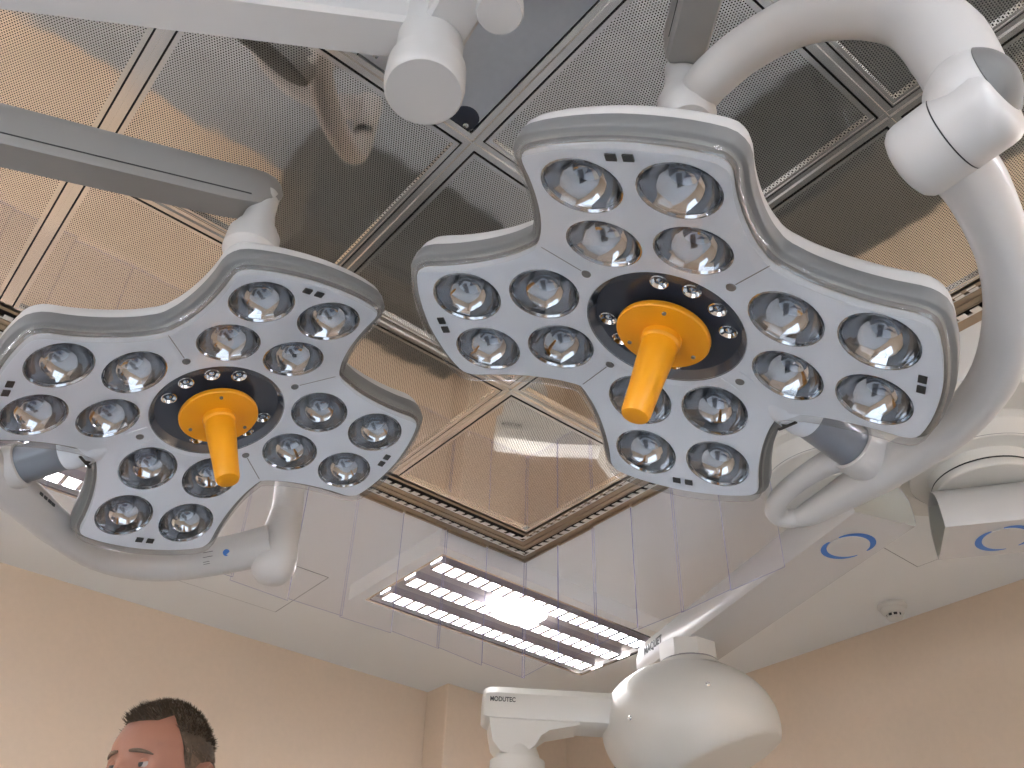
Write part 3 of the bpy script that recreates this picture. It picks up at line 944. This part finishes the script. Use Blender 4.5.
def ext_arm(a, b, w, h, name):
    a, b = Vector(a), Vector(b)
    d = (b - a).normalized(); side = Vector((0, 0, 1)).cross(d).normalized(); L = (b - a).length
    sect = [(-0.5, -0.40), (-0.42, -0.5), (0.42, -0.5), (0.5, -0.40), (0.5, 0.40), (0.42, 0.5), (-0.42, 0.5), (-0.5, 0.40)]
    rings = [[a + d * t * L + side * x * w * s + Vector((0, 0, 1)) * z * h * s for x, z in sect] for t, s in ((-0.01, 0.85), (0, 0.97), (0.01, 1), (0.985, 1), (1.0, 0.9))]
    return build(MB().loft(rings), name, M_WHITE, sp, 30)
eaL = ext_arm(P(0.372, 0.742, 1.365), P(-0.52, 1.315, 1.365), 0.075, 0.10, 'extension_arm')
eaR = ext_arm(P(0.400, 0.720, 1.345), P(0.28, -0.12, 1.345), 0.075, 0.085, 'extension_arm')
for q, jz, zz in ((JL, 1.31, 1.09), (J, 1.30, 1.27)):
    build(MB().revolve([(0.036, 0.06 + jz - zz), (0.036, -0.045), (0.030, -0.052), (0.0001, -0.053)], 28, Matrix.Translation(q)), 'arm_joint', M_WHITE, sp, 40)
build(MB().revolve([(0.034, 1.33), (0.036, 1.282), (0.033, 1.276), (0.0001, 1.276)], 32, Matrix.Translation((0.431, 0.600, ZC))), 'side_cap', M_WHITE, sp, 40)

# ------------------------------------------------------------------ supply pendants
U_A = Vector((0.327, 0.945, 0)).normalized()
N_A = Vector((U_A.y, -U_A.x, 0))
RA = Vector((2.226, 1.227))
U_B = Vector((0.575, -0.818, 0)).normalized()
RB = Vector((2.504, 0.909))
ZB = 1.2975

mount = thing('pendant_mount', (2.365, 1.068, ZT), 'large white double ceiling cover with two round necks above the pendant arms', 'ceiling mount')
cvp = MB()
mid = (RA + RB) / 2
dd = (RB - RA).normalized()
half = (RB - RA).length / 2
rA_, rB_ = 0.243, 0.36
beta = math.acos((rA_ - rB_) / (2 * half))          # tangent angle of the hull of two unequal circles
poly = []
for k in range(31):
    a = -beta + 2 * beta * k / 30
    poly.append(RB + dd * (rB_ * math.cos(a)) + Vector((-dd.y, dd.x)) * rB_ * math.sin(a))
for k in range(31):
    a = beta + (2 * math.pi - 2 * beta) * k / 30
    poly.append(RA + dd * (rA_ * math.cos(a)) + Vector((-dd.y, dd.x)) * rA_ * math.sin(a))
cvp.loft([[Vector((q.x, q.y, z + ZC)) + (Vector((q.x, q.y, 0)) - Vector((mid.x, mid.y, 0))) * s for q in poly] for z, s in ((1.6, 0), (1.578, 0), (1.572, -0.012))], 0, False, True)
build(cvp, 'ceiling_cover', M_WARM, mount, 30)
for C_ in (RA, RB):
    T = Matrix.Translation((C_.x, C_.y, ZC))
    nk = build(MB().revolve([(0.238, 1.575), (0.236, 1.545), (0.205, 1.512), (0.202, 1.508), (0.152, 1.506), (0.150, 1.50), (0.150, 1.475), (0.148, 1.474), (0.148, 1.470), (0.150, 1.469), (0.150, 1.4495), (0.147, 1.4465), (0.0001, 1.4465)], 56, T), 'neck', M_WARM, mount, 30)
    build(MB().revolve([(0.1505, 1.4745), (0.1505, 1.4700)], 56, T), 'seam', M_BLACK, nk, 0)
    build(MB().revolve([(0.2055, 1.514), (0.2055, 1.511)], 56, T), 'cover_seam', M_BAND, nk, 0)


def pendant_arm(root, R0, U, L, s0, name, turn):
    N = Vector((U.y, -U.x, 0))
    w, z0, z1 = 0.105, ZB, 1.445
    hw = lambda z: 1.0 if z < 0.4 else 1 - 0.60 * ((z - 0.4) / 0.6) ** 2.2
    zs = (0.10, 0.40, 0.58, 0.72, 0.84, 0.93, 1.0)
    sect = [(-0.94, 0.0), (0.94, 0.0)] + [(hw(z), z) for z in zs] + [(-hw(z), z) for z in zs[::-1]]
    R3 = Vector((R0.x, R0.y, ZC))
    def ringat(t, s, tilt=0.0):
        return [R3 + U * (t + tilt * z) + N * (x * w * s) + Vector((0, 0, z0 + (z1 - z0) * (0.5 + (z - 0.5) * s))) for x, z in sect]
    rings = [ringat(s0, 1.0, 0.0), ringat(s0 + 0.02, 1.0), ringat(L - 0.10, 1.0), ringat(L - 0.03, 0.97), ringat(L, 0.85), ringat(L + 0.015, 0.6)]
    a = build(MB().loft(rings, 0, False, True), name, M_WHITE, root, 28)
    # hollow end: concave greyish end cap set into the beam
    e = MB()
    n = 10
    rows = []
    for i in range(n + 1):
        u = i / n
        row = []
        for j in range(n + 1):
            v = j / n
            x, z = (2 * u - 1), v
            dep = 0.075 * (1 - abs(x) ** 2.2) * (0.35 + 0.65 * v)
            row.append(R3 + U * (s0 + 0.002 + dep) + N * (x * w * 0.985 * hw(z)) + Vector((0, 0, z0 + (z1 - z0) * (0.02 + 0.96 * z))))
        rows.append(row)
    vs = [q for r in rows for q in r]
    e.add(vs, [[i * (n + 1) + j, (i + 1) * (n + 1) + j, (i + 1) * (n + 1) + j + 1, i * (n + 1) + j + 1] for i in range(n) for j in range(n)])
    build(e, 'end_cap', pmat('end_cap_grey', (0.45, 0.44, 0.39), 0.5) if 'end_cap_grey' not in bpy.data.materials else bpy.data.materials['end_cap_grey'], a, 60)
    # pivot cover with its blue crescent ring
    T = Matrix.Translation((R0.x, R0.y, ZC + ZB))
    rg = MB()
    pts0, pts1 = [], []
    nn = 60
    base = math.atan2(U.y, U.x) + math.radians(turn)
    for side in (0, 1):
        vs, fs = [], []
        for k in range(nn + 1):
            a_ = base + math.radians(-10 + 150 * k / nn) + side * math.pi
            tk = 0.006 + 0.013 * math.sin(math.pi * k / nn) ** 0.8
            vs += [Vector((0.060 * math.cos(a_), 0.060 * math.sin(a_), -0.0014)), Vector(((0.060 + tk) * math.cos(a_), (0.060 + tk) * math.sin(a_), -0.0014))]
        fs = [[2 * k, 2 * k + 1, 2 * k + 3, 2 * k + 2] for k in range(nn)]
        rg.add([T @ v for v in vs], fs)
    build(rg, 'blue_ring', M_BLUE, a, 0)
    build(MB().revolve([(0.060, 0.0), (0.0595, -0.003), (0.0001, -0.003)], 48, T), 'pivot_cover', M_WHITE, a, 30)
    return a


penA = thing('supply_pendant', (RA.x, RA.y, ZC + 1.425), 'white jointed pendant arm reading MAQUET with egg shaped hub and MODUTEC spring arm', 'pendant arm')
armA = pendant_arm(penA, RA, U_A, 1.155, -0.165, 'pendant_beam', -50)
# MAQUET lettering on the camera side face of the beam
side = -N_A
Mt = frame(side, -U_A, Vector((RA.x, RA.y, ZC + ZB + 0.060)) + side * 0.1062 + U_A * 0.990)
text_mesh('MAQUET', 0.040, Mt, 'lettering', M_TEXT, armA, 0.85)
penB = thing('supply_pendant', (RB.x, RB.y, ZC + 1.425), 'second white pendant arm with blue ring mark running out of the right edge', 'pendant arm')
pendant_arm(penB, RB, U_B, 1.10, -0.165, 'pendant_beam', -90)

# hub under the far end of pendant A
HUB = Vector((2.447, 2.033))
T = Matrix.Translation((HUB.x, HUB.y, ZC))
col = MB()
col.prism([(0.104 * math.cos(a), 0.104 * math.sin(a)) for a in [math.pi / 4 * k + 0.25 for k in range(8)]], 1.240, 1.30, T)
build(col, 'bearing_collar', M_WARM, penA, 20)
build(MB().revolve([(0.100, 1.241), (0.100, 1.233)], 40, T), 'collar_seam', M_ARMGREY, penA, 0)
build(MB().revolve([(0.104, 1.234), (0.112, 1.222), (0.15, 1.198)], 40, T), 'hub_neck', M_WARM, penA, 40)
hb = MB()
d1 = Vector((-0.80, 0.60, 0)).normalized()
HC0 = P(2.437, 2.045, 1.015)
d2 = Vector((0.6, 0.8, 0))
nf = (CR_ * 0.34 - CU_ * 0.71 - CF_ * 0.616).normalized()
nu, nv = 64, 40
vs, fs = [], []
for i in range(nv + 1):
    th = -math.pi / 2 + math.pi * i / nv
    for j in range(nu):
        ph = 2 * math.pi * j / nu
        ct, st = math.cos(th), math.sin(th)
        sg = lambda q, e: math.copysign(abs(q) ** e, q)
        q = d1 * (0.295 * sg(ct, 0.95) * math.cos(ph)) + d2 * (0.275 * sg(ct, 0.95) * math.sin(ph)) + Vector((0, 0, 0.215 * sg(st, 0.95)))
        h = q.dot(nf) - 0.138
        if h > 0:
            q -= nf * (h * 0.93)
        vs.append(HC0 + q)
for i in range(nv):
    for j in range(nu):
        fs.append([i * nu + j, i * nu + (j + 1) % nu, (i + 1) * nu + (j + 1) % nu, (i + 1) * nu + j])
hb.add(vs, fs)
hub = build(hb, 'hub', M_WARM, penA, 50, merge=1e-4)
# MODUTEC spring arm
SA, SB = P(2.44, 2.05, 1.047), P(1.868, 2.438, 1.047)
ua = (SB - SA).normalized(); ns = Vector((0, 0, 1)).cross(ua).normalized()
if ns.dot(Vector((-1, -1, 0))) < 0: ns = -ns
sect = [(-1, -0.05), (-0.86, -0.45), (-0.55, -0.55), (0.55, -0.55), (0.86, -0.45), (1, -0.05), (0.95, 0.28), (0.62, 0.55), (-0.62, 0.55), (-0.95, 0.28)]
rings = []
Ls = (SB - SA).length
for t, s in ((0.0, 1), (0.93 * Ls, 1.0), (0.98 * Ls, 0.97), (1.0 * Ls, 0.88), (1.008 * Ls, 0.78)):
    rings.append([SA + ua * t + ns * (x * 0.080 * s) + Vector((0, 0, z * 0.105 * s)) for x, z in sect])
msa = build(MB().loft(rings), 'spring_arm', M_WARM, penA, 25)
text_mesh('MODUTEC', 0.0215, frame(ns, -ua, SB - ua * 0.056 + ns * 0.0795 + Vector((0, 0, 0.006))), 'lettering', M_TEXT, msa, 0.8)
# knuckle and column below its free end
kn = MB()
prof = [(-0.005, 0.03), (0.0, -0.01), (0.010, -0.055), (0.035, -0.085), (0.075, -0.095), (0.115, -0.088), (0.145, -0.062), (0.165, -0.030), (0.19, -0.012), (0.29, 0.01), (0.29, 0.03)]
KB = SB + Vector((0, 0, -0.066))
kn.loft([[KB - ua * (x + 0.02) + ns * y + Vector((0, 0, z)) for x, z in prof] for y in (-0.062, 0.062)])
build(kn, 'knuckle', M_WARM, penA, 35)
Tk = Matrix.Translation(KB - ua * 0.115 + Vector((0, 0, -0.040)))
build(MB().revolve([(0.0001, 0.02), (0.055, 0.0), (0.07, -0.04), (0.072, -0.055), (0.088, -0.060), (0.09, -0.115), (0.080, -0.120), (0.078, -0.14), (0.060, -0.145), (0.055, -0.75), (0.0001, -0.751)], 40, Tk), 'column', M_WARM, penA, 35)
for pt in (P(2.1518, 2.0472, 0.9882), P(2.2835, 1.829, 1.0726)):
    n = (pt - HC0).normalized()
    build(MB().revolve([(0.008, -0.01), (0.008, 0.002), (0.005, 0.004), (0.0001, 0.003)], 12, frame(n, None, pt)), 'hub_screw', M_CHROME, hub, 40)

# dark monitor on the right wall, only its top edge shows below the hub
mon = thing('wall_monitor', (X1, 3.19, 2.55), 'dark edge of a flat box on the wall under the pendant hub', 'monitor')
build(MB().box((X1 - 0.03, 3.12, ZC + 1.37 - 0.20), (0.06, 0.42, 0.40), bev=0.006), 'casing', M_BLACK, mon, 0)
build(MB().box((X1 - 0.062, 3.12, ZC + 1.37 - 0.20), (0.004, 0.38, 0.36)), 'screen', M_RING, mon, 0)

# ------------------------------------------------------------------ unseen furniture added below the frame, to mirror dark in the steel ceiling
def cabinet(x0, x1, y0, y1, h, front, lab, n):
    t = thing('added_cabinet', ((x0 + x1) / 2, (y0 + y1) / 2, 0), lab, 'cabinet')  # unseen, added as something dark for the steel to reflect
    build(MB().box(((x0 + x1) / 2, (y0 + y1) / 2, h / 2), (x1 - x0, y1 - y0, h), bev=0.004), 'carcass', M_CAB, t, 0)
    for k in range(n):
        if front == 'y':
            w = (x1 - x0) / n; c = (x0 + w * (k + .5), y0 - 0.010, h / 2); d = (w - 0.01, 0.018, h - 0.12); hc = (c[0] + w * .35, y0 - 0.032, h * .7); hd = (0.012, 0.012, 0.16)
        else:
            w = (y1 - y0) / n; c = (x0 - 0.010, y0 + w * (k + .5), h / 2); d = (0.018, w - 0.01, h - 0.12); hc = (x0 - 0.032, c[1] + w * .35, h * .7); hd = (0.012, 0.012, 0.16)
        dr = build(MB().box(c, d, bev=0.002), 'door', M_CAB, t, 0)
        build(MB().box(hc, hd, bev=0.003).box(((hc[0] + c[0]) / 2 if front != 'y' else hc[0], (hc[1] + c[1]) / 2 if front == 'y' else hc[1], hc[2]), (0.03 if front != 'y' else 0.01, 0.03 if front == 'y' else 0.01, 0.01)), 'handle', M_CHROME, dr, 0)
cabinet(1.15, 2.45, 3.20, 3.73, 0.95, 'y', 'added unseen dark grey cabinet standing by the left wall, below the photo frame', 3)
cabinet(2.93, 3.425, 0.10, 2.30, 0.95, 'x', 'added unseen dark grey cabinet standing by the right wall, below the photo frame', 4)
tab = thing('added_operating_table', (0.75, 0.75, 0), 'added unseen operating table with black pads between the two lamps, below the photo frame', 'operating table')  # out of view, added so the lamp bowls reflect something dark
Rt = Matrix.Rotation(math.radians(35), 3, 'Z')
def tb_(c): return Vector((0.75, 0.75, 0)) + Rt @ Vector(c)
build(MB().box(tb_((0, 0, 0.06)), (0.9, 0.45, 0.12), Rt, bev=0.02), 'base', M_STEEL, tab, 0)
build(MB().box(tb_((0, 0, 0.42)), (0.24, 0.24, 0.62), Rt, bev=0.02), 'column', M_STEEL, tab, 0)
build(MB().box(tb_((0, 0, 0.74)), (1.9, 0.46, 0.05), Rt, bev=0.01), 'frame', M_STEEL, tab, 0)
for x, w in ((-0.83, 0.30), (-0.25, 0.82), (0.56, 0.76)):
    build(MB().box(tb_((x, 0, 0.805)), (w, 0.52, 0.08), Rt, bev=0.02), 'pad', M_NAVY, tab, 0)

# ------------------------------------------------------------------ the man at the lower left
PX, PY, PTOP = 0.588, 1.682, ZC + 0.566
fd = Vector((-0.80, -0.42, 0)).normalized()       # where he looks
sd_ = Vector((-fd.y, fd.x, 0))                     # his left
man = thing('person', (PX, PY, 0), 'man with short dark hair and ear showing, cut off at the eyes by the photo', 'person')


def gau(q, c, s):
    return math.exp(-sum(((q[i] - c[i]) / s[i]) ** 2 for i in range(3)))


def head_point(th, ph, off=0.0):
    """head in its own frame: x forward, y his left, z up; origin mid-head"""
    c = math.cos(th)
    d = (c * math.cos(ph), c * math.sin(ph), math.sin(th))
    q = Vector((0.091 * d[0], 0.077 * math.copysign(abs(d[1]) ** 0.92, d[1]), 0.118 * d[2]))
    if d[0] < 0: q.x *= 1.02
    if d[2] < 0:                                  # jaw narrows
        k = -d[2]
        q.y *= 1 - 0.28 * k * k
        q.x *= 1 - 0.10 * k if d[0] > 0 else 1 - 0.35 * k
    if d[2] > 0.2:                                # broad flat top
        q.z *= 1.0 - 0.05 * (d[0] ** 2)
        q.x *= 1.03
        q.y *= 1.05
    def bump(c, s, a, dr):
        g = gau(d, c, s) * a
        q.x += dr[0] * g; q.y += dr[1] * g; q.z += dr[2] * g
    if d[0] > 0:
        bump((0.97, 0, -0.25), (0.4, 0.12, 0.22), 0.020, (1, 0, -0.1))      # nose
        bump((0.93, 0, -0.36), (0.4, 0.13, 0.09), 0.014, (1, 0, 0))
        for s in (-1, 1):
            bump((0.90, 0.36 * s, -0.03), (0.4, 0.17, 0.10), -0.014, (1, 0, 0))   # sockets
            bump((0.92, 0.34 * s, 0.13), (0.4, 0.26, 0.07), 0.005, (1, 0, 0))   # brows
            bump((0.75, 0.55 * s, -0.30), (0.4, 0.2, 0.18), 0.006, (1, 0.4 * s, 0))
        bump((0.85, 0, -0.60), (0.4, 0.25, 0.07), 0.006, (1, 0, 0))
        bump((0.70, 0, -0.85), (0.4, 0.3, 0.15), 0.014, (1, 0, -0.3))
    if off:
        q += q.normalized() * off
    return q


HM_ = Matrix((fd, sd_, Vector((0, 0, 1)))).transposed().to_4x4()
HM_.translation = Vector((PX, PY, PTOP - 0.124))
hv, hf = [], []
NU, NV = 72, 48
for i in range(NV + 1):
    th = -math.pi / 2 + math.pi * i / NV
    for j in range(NU):
        hv.append(HM_ @ head_point(th, 2 * math.pi * j / NU))
for i in range(NV):
    for j in range(NU):
        hf.append([i * NU + j, i * NU + (j + 1) % NU, (i + 1) * NU + (j + 1) % NU, (i + 1) * NU + j])
# body grown from a skeleton, then fused with the head into one surface
joints = {}
bmv, bme, rad = [], [], []
def jt(n, p, r, prev=None):
    joints[n] = len(bmv)
    bmv.append(Vector((PX, PY, 0)) + fd * p[0] + sd_ * p[1] + Vector((0, 0, p[2])))
    rad.append(r)
    if prev: bme.append((joints[prev], joints[n]))
H = PTOP
jt('pelvis', (0, 0, H * .52), .145)
jt('waist', (0, 0, H * .61), .135, 'pelvis'); jt('chest', (0, 0, H * .72), .155, 'waist'); jt('upper', (-.01, 0, H * .79), .13, 'chest')
jt('neck', (-.015, 0, H * .835), .062, 'upper'); jt('skull', (-.01, 0, H * .89), .058, 'neck')
for s, n in ((1, 'l'), (-1, 'r')):
    jt('sh' + n, (-.01, .19 * s, H * .795), .068, 'upper'); jt('el' + n, (-.03, .25 * s, H * .62), .045, 'sh' + n)
    jt('wr' + n, (.06, .25 * s, H * .49), .030, 'el' + n); jt('ha' + n, (.09, .245 * s, H * .44), .032, 'wr' + n)
    for k in range(4):
        jt('f%d%s' % (k, n), (.075 + .018 * k, .245 * s, H * .385), .009, 'ha' + n)
    jt('th' + n, (.13, .225 * s, H * .425), .010, 'ha' + n)
    jt('hp' + n, (0, .10 * s, H * .49), .10, 'pelvis'); jt('kn' + n, (.01, .11 * s, H * .27), .065, 'hp' + n)
    jt('an' + n, (-.02, .12 * s, .085), .045, 'kn' + n); jt('to' + n, (.13, .13 * s, .042), .040, 'an' + n)
bm_ = bpy.data.meshes.new('body'); bm_.from_pydata(bmv, bme, [])
bo = bpy.data.objects.new('body', bm_); COL.objects.link(bo)
mod = bo.modifiers.new('skin', 'SKIN')
for i, r in enumerate(rad):
    bm_.skin_vertices[0].data[i].radius = (r, r)
bm_.skin_vertices[0].data[0].use_root = True
mod2 = bo.modifiers.new('sub', 'SUBSURF'); mod2.levels = 1
dg = bpy.context.evaluated_depsgraph_get()
bme2 = bpy.data.meshes.new_from_object(bo.evaluated_get(dg))
bpy.data.objects.remove(bo)
mb = MB()
mb.add([v.co.copy() for v in bme2.vertices], [list(p.vertices) for p in bme2.polygons])
mb.add(hv, hf)
org = Vector((PX, PY, 0))
bme3 = bpy.data.meshes.new('body'); bme3.from_pydata([v - org for v in mb.v], [], mb.f)
bo = bpy.data.objects.new('tmp', bme3); COL.objects.link(bo)
rmod = bo.modifiers.new('remesh', 'REMESH'); rmod.mode = 'VOXEL'; rmod.voxel_size = 0.0055
smod = bo.modifiers.new('smooth', 'SMOOTH'); smod.iterations = 2; smod.factor = 0.5
dg = bpy.context.evaluated_depsgraph_get()
body = bpy.data.meshes.new_from_object(bo.evaluated_get(dg))
bpy.data.objects.remove(bo)
for m in (M_SKIN, M_SHIRT, M_TROUSER, M_BLACK): body.materials.append(m)
for p in body.polygons:
    z = p.center.z
    r = math.hypot(p.center.x, p.center.y)
    p.material_index = 3 if z < 0.09 else 2 if z < H * .545 and not (r > .22 and z < H * .56) else 0 if z > H * .835 or (r > .20 and z < H * .50) else 1
    p.use_smooth = True
body.name = 'body'
link('body', body, man)
# hair: short and dark with a raised fringe, cropped and greyer at the sides
def hair_edge(ph):
    a = abs((ph + math.pi) % (2 * math.pi) - math.pi)      # 0 front, pi back
    if a < 0.50: return 0.62
    if a < 0.85: return 0.62 + (a - 0.50) * 0.45
    if a < 1.15: return 0.78 - (a - 0.85) * 1.6
    if a < 1.40: return 0.30 - (a - 1.15) * 1.8
    return -0.15 - (a - 1.40) * 0.30
hv, hf, hm = [], [], []
NR, NS = 20, 90
for i in range(NR + 1):
    for j in range(NS):
        ph = 2 * math.pi * j / NS
        e = hair_edge(ph)
        th = e + (math.pi / 2 - e) * (i / NR)
        hv.append(HM_ @ head_point(th, ph, 0.0004 + 0.003 * min(1, i / 3)))
for i in range(NR):
    for j in range(NS):
        a = abs((2 * math.pi * j / NS + math.pi) % (2 * math.pi) - math.pi)
        e = hair_edge(2 * math.pi * j / NS); th = e + (math.pi / 2 - e) * (i / NR)
        hf.append([i * NS + j, i * NS + (j + 1) % NS, (i + 1) * NS + (j + 1) % NS, (i + 1) * NS + j])
        hm.append(1 if a > 0.95 and th < 0.12 else 0)
hmb = MB(); hmb.add(hv, hf); hmb.m = hm
rnd = random.Random(3)
for k in range(8000):
    th = math.asin(rnd.uniform(-0.35, 1.0)); ph = rnd.uniform(-math.pi, math.pi)
    e = hair_edge(ph)
    if th < e: continue
    a = abs(ph)
    side = a > 0.95 and th < 0.45
    base = head_point(th, ph, 0.0015)
    nrm = base.normalized()
    if side:
        ln_ = rnd.uniform(0.004, 0.008); dr = (nrm * 0.5 + Vector((-0.5, 0, -0.6))).normalized(); w = 0.0008
    elif a < 0.9 and th < 1.05:
        ln_ = rnd.uniform(0.012, 0.021); dr = (nrm * 0.40 + Vector((0.80, 0.30 * rnd.uniform(-1, 1), 0.10))).normalized(); w = 0.0012
    else:
        ln_ = rnd.uniform(0.007, 0.014); dr = (nrm * 0.55 + Vector((0.45 * math.sin(th), rnd.uniform(-.4, .4), -0.25 * math.cos(th)))).normalized(); w = 0.0012
    s1 = dr.cross(Vector((0.3, 0.8, 0.5))).normalized() * w
    s2 = dr.cross(s1).normalized() * w
    tip = base + dr * ln_
    hmb.add([HM_ @ q for q in (base + s1, base - s1 * 0.5 + s2 * 0.87, base - s1 * 0.5 - s2 * 0.87, tip)], [[0, 1, 3], [1, 2, 3], [2, 0, 3]], 1 if rnd.random() < (0.12 if not side else 0.45 + (0.40 - th) * 0.6) else 0)
build(hmb, 'hair', [M_HAIR, M_HAIRG], man, 0, merge=0)
# eyes, brows and ears
ey = MB(); ir = MB(); br = MB()
for s in (-1, 1):
    c = HM_ @ Vector((0.0665, 0.031 * s, -0.006))
    ey.revolve([(0.0125 * math.sin(math.pi * k / 12) + 1e-5, -0.0125 * math.cos(math.pi * k / 12)) for k in range(13)], 20, Matrix.Translation(c))
    look = (fd - sd_ * 0.1).normalized()
    ir.revolve([(0.0001, 0.0132), (0.0030, 0.0129), (0.0058, 0.0114)], 16, frame(look, None, c))
    pts = [HM_ @ (head_point(0.105 + 0.016 * math.sin(math.pi * k / 6) - 0.006 * k, s * (0.14 + 0.50 * k / 6), 0.0004)) for k in range(7)]
    br.sweep(pts, [0.0022, 0.0034, 0.0036, 0.0033, 0.0029, 0.0022, 0.0010], 8)
for s in (-1, 1):
    c = HM_ @ Vector((0.0665, 0.031 * s, -0.006))
    lid = MB()
    lid.revolve([(0.0137 * math.sin(math.radians(g)) + 1e-5, 0.0137 * math.cos(math.radians(g))) for g in range(0, 61, 10)], 24, frame((fd * 0.45 + Vector((0, 0, 1))).normalized(), sd_, c))
    lid.revolve([(0.0135 * math.sin(math.radians(g)) + 1e-5, 0.0135 * math.cos(math.radians(g))) for g in range(0, 51, 10)], 24, frame((fd * 0.25 - Vector((0, 0, 1))).normalized(), sd_, c))
    build(lid, 'eyelid', M_SKIN, man, 60)
build(ey, 'eye', M_EYEW, man, 60); build(ir, 'iris', M_BLACK, man, 60); build(br, 'eyebrow', M_HAIRG, man, 60)
for s in (-1, 1):
    ea = MB()
    c = HM_ @ Vector((-0.008, 0.079 * s, -0.018))
    fwd = (fd * 0.95 - Vector((0, 0, 0.25))).normalized()
    outv = (sd_ * s * 0.85 - fd * 0.45).normalized()
    upv = Vector((0, 0, 1))
    rings = []
    for k, (w, o) in enumerate(((1.0, -0.010), (1.05, 0.004), (1.12, 0.013), (1.0, 0.017), (0.78, 0.014), (0.5, 0.008))):
        rings.append([c + fd * (math.cos(a) * 0.017 * w - 0.004) + upv * (math.sin(a) * 0.032 * w * (1 if math.sin(a) > 0 else 0.85)) + outv * o for a in [2 * math.pi * m / 20 for m in range(20)]])
    ea.loft(rings)
    build(ea, 'ear', M_SKIN, man, 60)

bpy.context.view_layer.update()
